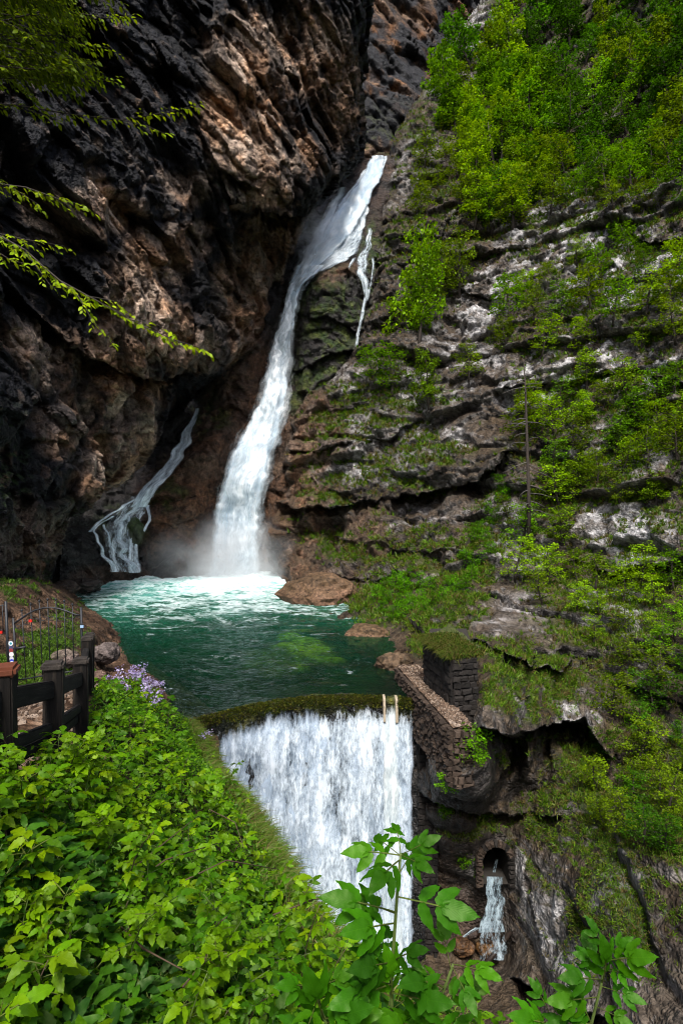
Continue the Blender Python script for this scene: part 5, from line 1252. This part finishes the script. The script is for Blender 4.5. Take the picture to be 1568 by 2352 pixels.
sh2([([(1300, 2640, 2.3), (1340, 2420, 2.25), (1380, 2260, 2.2), (1388, 2190, 2.2)],
      [(1388, 2190, 2.2, 1372, 2140, 2.2, .6), (1388, 2195, 2.2, 1425, 2170, 2.15, .7), (1386, 2215, 2.2, 1330, 2190, 2.15, .8), (1384, 2230, 2.2, 1450, 2225, 2.1, .9), (1380, 2250, 2.2, 1310, 2240, 2.1, .9), (1378, 2265, 2.2, 1465, 2290, 2.1, 1.0), (1370, 2290, 2.2, 1290, 2300, 2.1, 1.0), (1365, 2310, 2.2, 1440, 2345, 2.1, 1.0), (1355, 2350, 2.2, 1270, 2360, 2.1, 1.0), (1350, 2370, 2.2, 1420, 2420, 2.1, 1.0)]),
     ([(1300, 2640, 2.3), (1275, 2440, 2.25), (1262, 2330, 2.2)], [(1262, 2330, 2.2, 1240, 2280, 2.2, .7), (1262, 2335, 2.2, 1300, 2300, 2.15, .7), (1264, 2350, 2.2, 1210, 2340, 2.1, .8), (1266, 2370, 2.2, 1320, 2380, 2.1, .8)])],
    'dark green shrub rising from the bottom edge at lower right', el2)
for k, (px, lab) in enumerate([(1085, 'small leafy raspberry clump at the bottom edge below the tunnel'), (1150, 'small leafy raspberry shoot at the bottom edge right of the elder'), (1205, 'short raspberry shoot at the bottom edge beside the dark shrub')]):
    b0 = Vector(W(px, 2560, 2.5)); plant('raspberry_plant', b0, .5 - .05 * k, 14, RASP, lab, 'plant', None, (0, 0), (.8, .9, .9), .62)

# undergrowth between the plants
def scatter_leaves(P, N, L, cols, seed, flat=.5, wid=.5):
    rr = np.random.default_rng(seed); k = len(P)
    d = rr.normal(0, 1, (k, 3)); d[:, 2] *= .45; d /= np.linalg.norm(d, axis=-1, keepdims=True)
    up = N + rr.normal(0, flat, (k, 3)); up -= d * (up * d).sum(-1, keepdims=True); up /= np.linalg.norm(up, axis=-1, keepdims=True) + 1e-6
    s = np.cross(up, d); L = np.asarray(L * rr.uniform(.6, 1.3, k))[:, None]
    v = np.stack([P, P + d * L * .45 + s * L * wid * .5 + up * L * .06, P + d * L * .45 - s * L * wid * .5 + up * L * .06, P + d * L * .5, P + d * L - up * L * .12], 1)
    o = (np.arange(k) * 5)[:, None]
    f = np.concatenate([o + np.array([[0, 3, 1]]), o + np.array([[0, 2, 3]]), o + np.array([[3, 4, 1]]), o + np.array([[3, 2, 4]])])
    cols = np.asarray(cols); c = cols[rr.integers(0, len(cols), k)] * rr.uniform(.6, 1.4, k)[:, None]
    return v.reshape(-1, 3), f, np.repeat(c, 5, 0)
rr = np.random.default_rng(31)
def bank_points(n, seed, lo, hi, band=None):
    q = np.random.default_rng(seed); out = []
    X = q.uniform(-5.2, 3.2, n * 12); Y = q.uniform(1.3, 19, n * 12)
    e = edge_dist(X, Y); fx = np.interp(Y, FENCE_XY[:, 1], FENCE_XY[:, 0])
    ok = (e < (band[1] if band else -.05)) & (X > fx + .05)
    if band: ok &= e > band[0]
    X, Y = X[ok][:n], Y[ok][:n]
    return np.column_stack([X, Y, ground_z(X, Y) + q.uniform(lo, hi, len(X))])
UG = [(.05, .15, .004), (.09, .21, .004), (.03, .10, .005), (.12, .24, .004), (.04, .12, .004)]
P_ = bank_points(30000, 40, .0, .22)
Vv, ff, cc = scatter_leaves(P_, np.tile([0, -.3, 1.0], (len(P_), 1)), .055, UG, 41)
add('undergrowth', np_mesh('undergrowth', Vv, ff, cc), M_MASS, None, 'dense low green undergrowth covering the foreground bank', 'undergrowth', None, 'stuff')
Pg = bank_points(5200, 42, -.02, .02, (-1.3, .55)); Pg = Pg[(Pg[:, 1] > 4.2)]
Vv, ff, cc = tufts(Pg, np.tile([.6, .2, .5], (len(Pg), 1)), 7, .30, [(.085, .17, .012), (.10, .19, .014), (.07, .14, .012), (.19, .15, .06), (.12, .15, .03)], 43, .006, 1.0)
stuff_grass('bank_grass', Vv, ff, cc, None, 'long soft grass hanging over the edge of the foreground bank', 'grass')
# dry canes lying through the leaves
canes = [[(240, 2060, 4.2), (330, 1990, 4.4), (440, 1900, 4.8)], [(260, 2080, 4.1), (380, 1990, 4.5), (500, 1950, 5)], [(420, 2040, 4.3), (520, 1990, 4.8), (640, 2010, 5.1)], [(250, 2120, 3.6), (330, 2200, 3.2), (420, 2250, 3.0)], [(480, 1870, 6), (540, 1900, 6), (560, 1960, 5.6)], [(620, 2120, 4.3), (720, 2080, 4.8), (820, 2060, 4.9)], [(420, 2290, 2.9), (470, 2230, 3.1), (500, 2120, 3.6)]]
for k, cpts in enumerate(canes):
    b = MB(); b.tube([Vector(W(*p)) + Vector((0, 0, .05)) for p in cpts], [.005, .006, .003], 5)
    add('dry_cane', b.mesh('dry_cane', True), M_CANE, None, 'thin dry brown cane lying among the raspberry leaves', 'cane', 'dry canes on the bank')

# purple flowers
M_PETAL = leaf_mat('petal', False, .3, .02)
def flower_plant(px, py, d, n, label):
    base = Vector(W(px, py, d)); base.z = min(base.z, float(ground_z(base.x, base.y))) if base.y < 20 else base.z
    top = CAMZ - (py - 45 - CY) / F * d; h = max(.35, top - base.z)
    root = add('purple_flower_plant', None, None, None, label, 'flower', 'purple flowers at the end of the bank', loc=base)
    for i in range(n):
        x, y = random.gauss(0, .16), random.gauss(0, .16); hh = h * random.uniform(.75, 1.1)
        b = MB(); b.tube([(x * .2, y * .2, -.1), (x * .7, y * .7, hh * .6), (x, y, hh)], [.006, .005, .003], 4); add('stem', b.mesh('stem', True), M_STEM, root)
        k = 26; P = np.array([x, y, hh]) + np.random.default_rng(i + int(px)).normal(0, 1, (k, 3)) * np.array([.045, .045, .035])
        v, f, c = scatter_leaves(P, np.tile([0, -.5, .8], (k, 1)), .045, [(.34, .27, .52), (.42, .35, .60), (.27, .20, .44), (.52, .46, .66)], i + int(py), .6, .9)
        add('flower_head', np_mesh('flower_head', v, f, c), M_PETAL, root)
        for j in range(3):
            o = bpy.data.objects.new('leaf', random.choice(RASP)); link(o, root); a = random.uniform(0, 6.3)
            o.matrix_local = orient((math.cos(a), math.sin(a), .1), (0, -.2, 1), .9, Vector((x * .6, y * .6, hh * random.uniform(.3, .75))))
for k, (px, py, d, n, lab) in enumerate([(262, 1600, 13.2, 3, 'small purple flower clump nearest the last fence post'), (300, 1580, 13.6, 7, 'purple flowering plant left of the densest flowers'), (325, 1590, 13.4, 8, 'dense purple flowering plant in the middle of the flower patch'), (345, 1610, 13.2, 7, 'purple flowering plant on the pool side of the flower patch'), (362, 1635, 12.8, 6, 'purple flowering plant lower right in the flower patch'), (380, 1650, 12.6, 3, 'few purple flowers at the right end of the flower patch'), (276, 1625, 12.6, 2, 'two purple flower heads in front of the flower patch'), (478, 1735, 13.5, 2, 'small purple flowers by the left end of the dam')]):
    flower_plant(px, py, d, n, lab)

# ------------------------------------------------------------------ tree beside the path, off to the left, with branches hanging into view
def beech_sprays(branches, seed, lsize=.06, dens=1.0, cols=((.11, .20, .008), (.085, .17, .010), (.14, .23, .010))):
    """twigs and leaves for a list of branch polylines; returns wood MB and leaf arrays"""
    q = np.random.default_rng(seed); wood = MB(); LP = []; LD = []
    for pts, rad, tw in branches:
        pts = [Vector(W(*p)) for p in pts]; wood.tube(pts, [rad * (1 - .8 * i / (len(pts) - 1)) for i in range(len(pts))], 5)
        seglen = sum((pts[i + 1] - pts[i]).length for i in range(len(pts) - 1)); nt = max(3, int(seglen * 7 * dens))
        for i in range(nt):
            t_ = (.12 + .88 * (i + .5) / nt) * (len(pts) - 1); k = min(int(t_), len(pts) - 2); p = pts[k].lerp(pts[k + 1], t_ - k); d = (pts[k + 1] - pts[k]).normalized()
            side = d.cross(Vector((0, 0, 1))).normalized() * (1 if i % 2 else -1)
            td = (d * .8 + side * q.uniform(.3, .9) + Vector((0, 0, q.uniform(-.3, .12)))).normalized(); L = tw * q.uniform(.5, 1.2) * (1 - .5 * i / nt)
            e = p + td * L - Vector((0, 0, .12 * L)); wood.tube([p, p.lerp(e, .5) + Vector((0, 0, .03 * L)), e], [rad * .22, rad * .15, .0015], 3)
            nl = max(3, int(L / .035))
            for j in range(nl):
                u_ = (j + .6) / nl; c = p.lerp(e, u_); s2 = td.cross(Vector((0, 0, 1))).normalized() * (1 if j % 2 else -1)
                LP.append(c); LD.append((td * .7 + s2 * .7 + Vector((0, 0, q.uniform(-.75, -.05)))).normalized())
    P = np.array(LP); d = np.array(LD); k = len(P)
    up = np.array([0, -.25, 1.0]) + q.normal(0, .35, (k, 3)); up -= d * (up * d).sum(-1, keepdims=True); up /= np.linalg.norm(up, axis=-1, keepdims=True)
    s = np.cross(up, d); L = (lsize * q.uniform(.6, 1.2, k))[:, None]
    v = np.stack([P, P + d * L * .28 + s * L * .24 + up * L * .05, P + d * L * .28 - s * L * .24 + up * L * .05, P + d * L * .68 + s * L * .2, P + d * L * .68 - s * L * .2, P + d * L - up * L * .1], 1)
    o = (np.arange(k) * 6)[:, None]
    f = np.concatenate([o + np.array([[0, 2, 1]]), o + np.array([[1, 2, 4]]), o + np.array([[1, 4, 3]]), o + np.array([[3, 4, 5]])])
    cc = np.array(cols)[q.integers(0, len(cols), k)] * q.uniform(.7, 1.25, k)[:, None]
    return wood, v.reshape(-1, 3), f, np.repeat(cc, 6, 0)
def beech(name, trunk, rad, groups, label, seed):
    root = add(name, None, None, None, label, 'tree', None, loc=Vector(trunk[0]))
    b = MB(); b.tube([Vector(p) for p in trunk], [rad * (1 - .6 * i / (len(trunk) - 1)) for i in range(len(trunk))], 10); under(add('trunk', b.mesh('trunk', True), M_BARK), root)
    for k, (br, ls, dens, cols) in enumerate(groups):
        w, v, f, c = beech_sprays(br, seed + k, ls, dens, cols)
        bo = under(add('branch', w.mesh('branch', True), M_BARK), root)
        lo = add('leaves', np_mesh('leaves', v, f, c), M_TREELEAF, bo, kind='stuff'); lo.matrix_parent_inverse = Matrix.Identity(4)
YG = ((.19, .27, .004), (.15, .24, .004), (.22, .30, .004)); DG = ((.09, .15, .004), (.13, .20, .004), (.18, .26, .004), (.06, .10, .004))
q = random.Random(4); mass = []
for i in range(56):
    y0 = q.uniform(-240, 175); x1 = q.uniform(80, 290) * (1 - .3 * max(0, y0) / 200); yy = y0 + q.uniform(-10, 60); dd = q.uniform(6.5, 9.5)
    mass.append(([(-260, y0 - 60, dd), (-60, y0 - 15, dd - .2), (x1 * .5, (y0 + yy) / 2, dd - .4), (x1, yy, dd - .5)], .014, .40))
tb = W(-420, 1760, 6.5)
beech('beech_tree', [tb, W(-430, 1000, 7), W(-380, 300, 7.6), W(-350, -300, 8.2), W(-330, -700, 8.6)], .19, [
    (mass, .075, 1.7, DG),
    ([([(-300, 120, 7.4), (-40, 60, 7.4), (120, 20, 7.3), (250, 42, 7.2), (300, 35, 7.2)], .012, .22), ([(-200, 180, 7.2), (50, 180, 7.1), (160, 190, 7.0), (272, 182, 6.9)], .010, .24), ([(-200, 100, 7.2), (60, 90, 7.1), (180, 100, 7.0), (250, 110, 6.9)], .010, .3)], .07, 1.2, YG[:2] + DG[2:3]),
    ([([(-300, 200, 7.4), (-40, 235, 7.2), (50, 243, 7.1), (160, 262, 7.0), (280, 275, 6.9), (380, 258, 6.85), (462, 240, 6.8)], .011, .20), ([(280, 275, 6.9), (340, 290, 6.8), (392, 312, 6.75)], .006, .14), ([(60, 250, 7.1), (110, 268, 7), (140, 278, 7)], .005, .15)], .07, 1.3, YG)],
    'overhanging beech tree with dark leafy crown at the upper left corner', 60)
beech('beech_tree', [W(-330, 1800, 5.5), W(-320, 1200, 6), W(-290, 700, 6.2), W(-250, 350, 6.4)], .12, [
    ([([(-260, 420, 6.2), (-60, 415, 6.1), (60, 430, 6), (130, 455, 5.9), (195, 472, 5.85)], .010, .30), ([(-120, 400, 6.1), (20, 425, 6.0), (90, 470, 5.95)], .007, .26)], .066, 1.3, YG[1:] + DG[2:3]),
    ([([(-280, 500, 6.2), (-40, 520, 6.1), (60, 575, 6), (130, 640, 5.9), (240, 700, 5.8), (330, 750, 5.7), (400, 780, 5.65), (476, 805, 5.6)], .012, .30), ([(-30, 530, 6.1), (60, 550, 6), (150, 565, 5.9)], .006, .32), ([(-60, 545, 6.1), (30, 600, 6), (100, 610, 5.95)], .006, .28), ([(60, 580, 6), (120, 660, 5.9), (170, 660, 5.9)], .005, .25), ([(110, 620, 5.9), (180, 680, 5.85), (215, 740, 5.8), (268, 795, 5.75)], .007, .28), ([(200, 680, 5.8), (260, 690, 5.75), (300, 720, 5.7)], .005, .22), ([(300, 735, 5.7), (345, 740, 5.7), (400, 762, 5.65)], .004, .2)], .066, 1.4, YG),],
    'slender beech tree with drooping yellow-green branches at the left edge', 80)

# ------------------------------------------------------------------ trees and bushes on the right cliff
def tree_variant(seed, nlimb, nleaf, spread, lsize, col, flat=.035, bare=.18, conic=.6):
    """trunk and crown meshes of a tree one metre tall: limbs in flat layered sprays"""
    q = np.random.default_rng(seed); w = MB(); bx, by = q.uniform(-.12, .12, 2)
    tp = lambda t_: Vector((bx * t_ * t_ + .02 * math.sin(7 * t_ + seed), by * t_ * t_, t_))
    w.tube([tp(t_) - Vector((0, 0, .06 if t_ == 0 else 0)) for t_ in np.linspace(0, .96, 8)], [.028 * (1 - .85 * t_) for t_ in np.linspace(0, 1, 8)], 6)
    P = []; per = nleaf // nlimb; C = []
    for i in range(nlimb):
        t_ = bare + (1 - bare) * ((i + q.uniform(0, 1)) / nlimb); a = i * 2.4 + q.uniform(-.5, .5); L = spread * (1.08 - conic * t_) * q.uniform(.6, 1.15) * (1 if t_ > .3 else .8)
        d = Vector((math.cos(a), math.sin(a), q.uniform(.05, .55) * (.4 + t_))).normalized(); s = tp(t_); e = s + d * L - Vector((0, 0, .10 * L)); m = s.lerp(e, .5) + Vector((0, 0, .06 * L))
        w.tube([s, m, e], [.012 * (1.15 - t_), .008 * (1.15 - t_), .002], 3)
        kk = q.uniform(.7, 1.3)
        n = max(6, int(per * L / spread * 1.4)); u = q.uniform(.15, 1.08, n) ** .8
        base = np.where((u < .5)[:, None], np.array(s) + (np.array(m) - np.array(s)) * (u * 2)[:, None], np.array(m) + (np.array(e) - np.array(m)) * (u * 2 - 1)[:, None])
        lat = q.normal(0, 1, n) * .30 * L * np.sin(np.pi * np.clip(u, .1, .95)); sd = np.array(d.cross(Vector((0, 0, 1))).normalized())
        p = base + sd * lat[:, None] + np.array([0, 0, 1]) * (q.normal(0, flat, n) - .06 * np.abs(lat))[:, None]
        P.append(p); C.append(np.full(n, kk))
    P = np.vstack(P); C = np.concatenate(C)
    v, f, c = scatter_leaves(P, np.tile([0, 0, 1.0], (len(P), 1)), lsize, [col, tuple(x * .8 for x in col), (col[0] * 1.25, col[1] * 1.1, col[2])], seed, .45, .75)
    c = c * np.repeat(C, 5)[:, None]
    tm = w.mesh('trunk', True); cm = np_mesh('crown', v, f, c); cm.materials.append(M_TREELEAF)
    return tm, cm
BG = (.090, .195, .003)
DENSE = [tree_variant(100 + k, 26, 2600, .42, .042, BG) for k in range(5)]
LIGHT = [tree_variant(120 + k, 19, 1400, .48, .046, BG, .03, .15, .5) for k in range(5)]
SHRUB = [tree_variant(140 + k, 16, 1100, .62, .075, BG, .06, .05, .35) for k in range(3)]
for tm, cm in DENSE + LIGHT + SHRUB: tm.materials.append(M_BARK)
TREES = []
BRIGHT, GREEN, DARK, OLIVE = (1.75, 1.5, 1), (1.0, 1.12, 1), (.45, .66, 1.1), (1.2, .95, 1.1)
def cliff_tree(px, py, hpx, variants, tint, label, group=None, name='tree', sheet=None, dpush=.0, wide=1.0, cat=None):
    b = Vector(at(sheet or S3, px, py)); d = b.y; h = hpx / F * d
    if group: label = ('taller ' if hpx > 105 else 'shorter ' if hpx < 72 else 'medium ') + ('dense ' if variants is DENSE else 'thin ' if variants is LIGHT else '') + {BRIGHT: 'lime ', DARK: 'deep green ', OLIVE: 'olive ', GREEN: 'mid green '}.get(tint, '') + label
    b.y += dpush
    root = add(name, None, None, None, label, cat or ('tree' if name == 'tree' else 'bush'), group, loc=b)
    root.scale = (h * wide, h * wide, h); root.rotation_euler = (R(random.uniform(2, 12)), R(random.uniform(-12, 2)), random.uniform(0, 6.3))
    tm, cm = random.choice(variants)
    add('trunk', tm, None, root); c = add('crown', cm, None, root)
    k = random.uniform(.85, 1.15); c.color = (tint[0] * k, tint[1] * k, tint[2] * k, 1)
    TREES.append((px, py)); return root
def region(poly, n, sp, seed):
    q = random.Random(seed); xs_, ys_ = [p[0] for p in poly], [p[1] for p in poly]; out = []
    for _ in range(n * 60):
        x, y = q.uniform(min(xs_), max(xs_)), q.uniform(min(ys_), max(ys_)); ins_ = False; j = len(poly) - 1
        for i in range(len(poly)):
            if (poly[i][1] > y) != (poly[j][1] > y) and x < (poly[j][0] - poly[i][0]) * (y - poly[i][1]) / (poly[j][1] - poly[i][1]) + poly[i][0]: ins_ = not ins_
            j = i
        if ins_ and all((a - x) ** 2 + (b - y) ** 2 > sp * sp for a, b in out): out.append((x, y))
        if len(out) >= n: break
    return out

q = random.Random(9)
for x, y in region([(1010, 210), (1110, 60), (1180, -10), (1600, -10), (1600, 360), (1440, 380), (1330, 340), (1230, 300), (1060, 380)], 52, 50, 1):
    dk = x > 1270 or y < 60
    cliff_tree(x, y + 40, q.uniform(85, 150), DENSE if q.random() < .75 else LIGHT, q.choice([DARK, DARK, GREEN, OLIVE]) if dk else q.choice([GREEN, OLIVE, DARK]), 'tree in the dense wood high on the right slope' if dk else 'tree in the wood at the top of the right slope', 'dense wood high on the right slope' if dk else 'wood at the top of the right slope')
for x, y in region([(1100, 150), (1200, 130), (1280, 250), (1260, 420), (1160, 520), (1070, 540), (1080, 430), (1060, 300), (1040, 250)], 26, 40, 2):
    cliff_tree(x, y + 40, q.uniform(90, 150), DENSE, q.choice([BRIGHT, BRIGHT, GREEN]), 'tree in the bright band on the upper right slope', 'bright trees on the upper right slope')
for x, y in region([(1090, 470), (1250, 390), (1600, 360), (1600, 480), (1480, 500), (1300, 460), (1130, 560)], 26, 40, 3):
    cliff_tree(x, y + 20, q.uniform(65, 120), LIGHT, q.choice([GREEN, OLIVE, DARK]), 'tree along the lower fringe of the right hand wood', 'fringe of the right hand wood', wide=1.1)
for x, y in region([(1150, 700), (1300, 600), (1450, 560), (1590, 620), (1590, 780), (1400, 800), (1250, 830), (1160, 800)], 20, 55, 4):
    cliff_tree(x, y + 15, q.uniform(60, 115), LIGHT, q.choice([BRIGHT, BRIGHT, GREEN, OLIVE]), 'tree on the white crags above the pale band of rock', 'thin trees on the upper white crags', wide=1.15)
for x, y in region([(1210, 900), (1330, 880), (1590, 850), (1590, 1150), (1400, 1160), (1250, 1120), (1200, 1000)], 26, 58, 5):
    cliff_tree(x, y + 20, q.uniform(65, 115), LIGHT if q.random() < .7 else DENSE, q.choice([BRIGHT, BRIGHT, GREEN, OLIVE]), 'tree on the slope right of the bare trunk', 'leafy trees right of the bare trunk', wide=1.2)
for x, y in region([(1160, 1180), (1300, 1160), (1350, 1300), (1590, 1330), (1590, 1580), (1420, 1560), (1300, 1450), (1180, 1380)], 32, 54, 6):
    cliff_tree(x, y + 10, q.uniform(50, 100), LIGHT, q.choice([BRIGHT, BRIGHT, GREEN, OLIVE]), 'tree on the ledges right of the retaining wall', 'small trees above the cave', wide=1.2)
for x, y in region([(1400, 1650), (1590, 1600), (1590, 2000), (1420, 1950), (1330, 1850)], 18, 58, 7):
    cliff_tree(x, y, q.uniform(60, 110), LIGHT, q.choice([OLIVE, DARK]), 'bush on the grassy rock at the right edge', 'bushes at the right edge', name='bush', wide=1.2)
for x, y in region([(980, 330), (1060, 200), (1060, 470), (1000, 560), (950, 480)], 10, 45, 8):
    cliff_tree(x, y, q.uniform(35, 60), SHRUB, OLIVE, 'bush on the bare slope right of the upper fall', 'low bushes on the bare slope', name='bush')
cliff_tree(925, 815, 300, DENSE[:1], (1.75, 1.6, 1), 'tall bright lime green tree standing right of the upper waterfall', wide=.62)
cliff_tree(965, 800, 230, DENSE[2:3], (1.15, 1.15, 1), 'slimmer green tree just right of the tall lime tree', wide=.6)
cliff_tree(1010, 720, 170, LIGHT[:1], OLIVE, 'thin olive tree with sparse crown right of the lime tree', wide=.8)
cliff_tree(1055, 690, 140, LIGHT[1:2], OLIVE, 'thin leaning tree at the foot of the wooded slope', wide=.8)
cliff_tree(985, 945, 125, DENSE[3:4], (1.05, .95, 1), 'round yellow-green tree below the lime tree', wide=.85)
cliff_tree(900, 905, 110, LIGHT[2:3], GREEN, 'leaning light green tree on the rounded rock below the thin fall', wide=1.2)
cliff_tree(860, 880, 80, LIGHT[3:4], GREEN, 'small branching tree at the left end of the rounded rock', wide=1.3)
cliff_tree(1080, 880, 90, LIGHT[4:5], OLIVE, 'small tree beside the dark crag left of the bare trunk', wide=1.1)
for x, y, h, lab in [(1075, 1745, 75, 'bright green leafy bush at the foot of the side wall'), (1035, 1800, 45, 'small bright green bush below the side wall'), (1020, 1870, 40, 'tiny green plant on the rock beside the dam'), (1062, 1985, 40, 'small leafy plant left of the tunnel mouth'), (1095, 2010, 22, 'tiny yellow-green plant at the left jamb of the tunnel')]:
    cliff_tree(x, y, h, SHRUB, (1.2, 1.5, 1), lab, name='bush', dpush=-.15)
for x, y in region([(850, 1360), (900, 1335), (1020, 1330), (1060, 1350), (960, 1420), (880, 1420)], 22, 22, 10):
    cliff_tree(x, y + 8, q.uniform(24, 40), SHRUB, (.95, 1.35, 1), 'low bright green herb clump on the mound above the pool', 'green mound above the pool', name='bush', dpush=-.2)
for x, y in region([(1080, 1240), (1120, 1160), (1160, 1100), (1140, 1250), (1090, 1350), (1050, 1380)], 12, 26, 12):
    cliff_tree(x, y + 8, q.uniform(24, 42), SHRUB, (.8, 1.1, 1), 'low green bush in the gully beside the long overhang', 'gully beside the long overhang', name='bush', dpush=-.2)

# unseen tree added behind the viewpoint at left to shade the near bank
for (bx_, by_, bz_, hh, ww) in ((-4.2, -2.2, 5.5, 8.0, .7),):
    root = add('tree', None, None, None, 'unseen leafy tree added behind the viewpoint at the left to shade the near bank', 'tree', None, loc=(bx_, by_, bz_)); root.scale = (hh * ww, hh * ww, hh)
    tm, cm = DENSE[0]; add('trunk', tm, None, root); add('crown', cm, None, root)
# bare trunks
def bare_trunk(pts, rad, label, nb, seed, mat=M_BARK):
    q = random.Random(seed); root = add('dead_tree', None, None, None, label, 'tree', None, loc=Vector(pts[0]))
    P = [Vector(p) for p in pts]; b = MB(); b.tube(P, [rad * (1 - .8 * i / (len(P) - 1)) for i in range(len(P))], 7); under(add('trunk', b.mesh('trunk', True), mat), root)
    for i in range(nb):
        t_ = q.uniform(.15, .98) * (len(P) - 1); k = min(int(t_), len(P) - 2); p = P[k].lerp(P[k + 1], t_ - k); a = q.uniform(0, 6.3); L = q.uniform(.6, 2.0)
        e = p + Vector((math.cos(a) * L, -abs(math.sin(a)) * L * .5, q.uniform(-.7, .2) * L * .6)); b = MB(); b.tube([p, p.lerp(e, .5) + Vector((0, 0, .08)), e], [rad * .25, rad * .16, .012], 4); under(add('branch', b.mesh('branch', True), M_BARKG), root)
dd = float(at(S3, 1214, 1255)[1]) - .6
bare_trunk([W(1214, 1262, dd), W(1213, 1120, dd), W(1209, 1000, dd), W(1206, 900, dd), W(1202, 828, dd)], .16, 'tall thin dead tree trunk with broken side branches on the right cliff', 34, 1)
dd = float(at(S3, 1135, 420)[1]) - 2.0
bare_trunk([W(1140, 430, dd), W(1128, 350, dd), W(1120, 280, dd)], .28, 'dark bare trunk leaning among the bright trees of the upper slope', 6, 2)

# grass and moss on the ledges
def ledge_grass(sheet, n, length, cols, seed, name, label, ymin=-50, ymax=2400, xmax=1640, width=.03, nb=7):
    q = np.random.default_rng(seed); g = sheet.grass * ((sheet.PY > ymin) & (sheet.PY < ymax) & (sheet.PX < xmax) & (sheet.PX > -60))
    k = keep3 if sheet is S3 else np.ones(g.shape, bool)
    w = (g * k).ravel(); idx = q.choice(w.size, n, False, w / w.sum())
    P = sheet.P.reshape(-1, 3)[idx]; N = sheet.N.reshape(-1, 3)[idx]; N = np.where((N[:, 1:2] > 0) & (np.abs(N[:, 2:3]) < .9), -N, N)
    v, f, c = tufts(P, N, nb, length * np.repeat(np.clip(P[:, 1] / 50, .3, 1.3), nb), cols, seed, width * np.repeat(np.clip(P[:, 1] / 45, .16, 1.2), nb), .9, .55)
    return stuff_grass(name, v, f, c, None, label, 'grass')
ledge_grass(S3, 19000, .42, [(.07, .15, .006), (.095, .175, .008), (.11, .145, .015), (.11, .085, .03), (.05, .11, .006)], 71, 'ledge_grass', 'grass and moss tufts growing on the ledges of the right cliff', 250, 2400)
ledge_grass(S6, 1500, .3, [(.06, .13, .010), (.08, .15, .012), (.04, .09, .012)], 72, 'shore_grass', 'green tufts on the slope behind the iron gate')

# ------------------------------------------------------------------ spray hanging over the pool and beside the falls
def mist(name, c, rad, dens, label, seed):
    t = NT(name + '_vapour'); co = t.coord()
    r2 = t.n('VectorMath', 1, dict(operation='LENGTH'), i0=co)
    fall = t.math('POWER', t.math('SUBTRACT', 1.0, r2, True), 1.5)
    nz = t.n('MapRange', Value=t.noise(t.n('Mapping', Vector=co, Location=(seed, seed, 0)), 2.2, 3, .6), From_Min=.35, From_Max=.7)
    m = t.done(t.n('VolumePrincipled', Color=(.95, .97, 1, 1), Density=t.math('MULTIPLY', t.math('MULTIPLY', fall, nz), dens)), True)
    bm = bmesh.new(); bmesh.ops.create_icosphere(bm, subdivisions=3, radius=1.0); me = bpy.data.meshes.new(name); bm.to_mesh(me); bm.free()
    o = add(name, me, m, None, label, 'mist', None, 'stuff', loc=Vector(c)); o.scale = rad
mist('mist', FB + np.array([0, -3.0, 1.6]), (10, 6, 6.0), .75, 'white spray hanging where the main waterfall hits the pool', 1)
mist('mist', W(720, 545, 74), (3.6, 3.0, 6.0), .35, 'thin spray beside the upper main waterfall', 5)
scene.cycles.volume_step_rate = 2.0
scene.cycles.volume_max_steps = 96
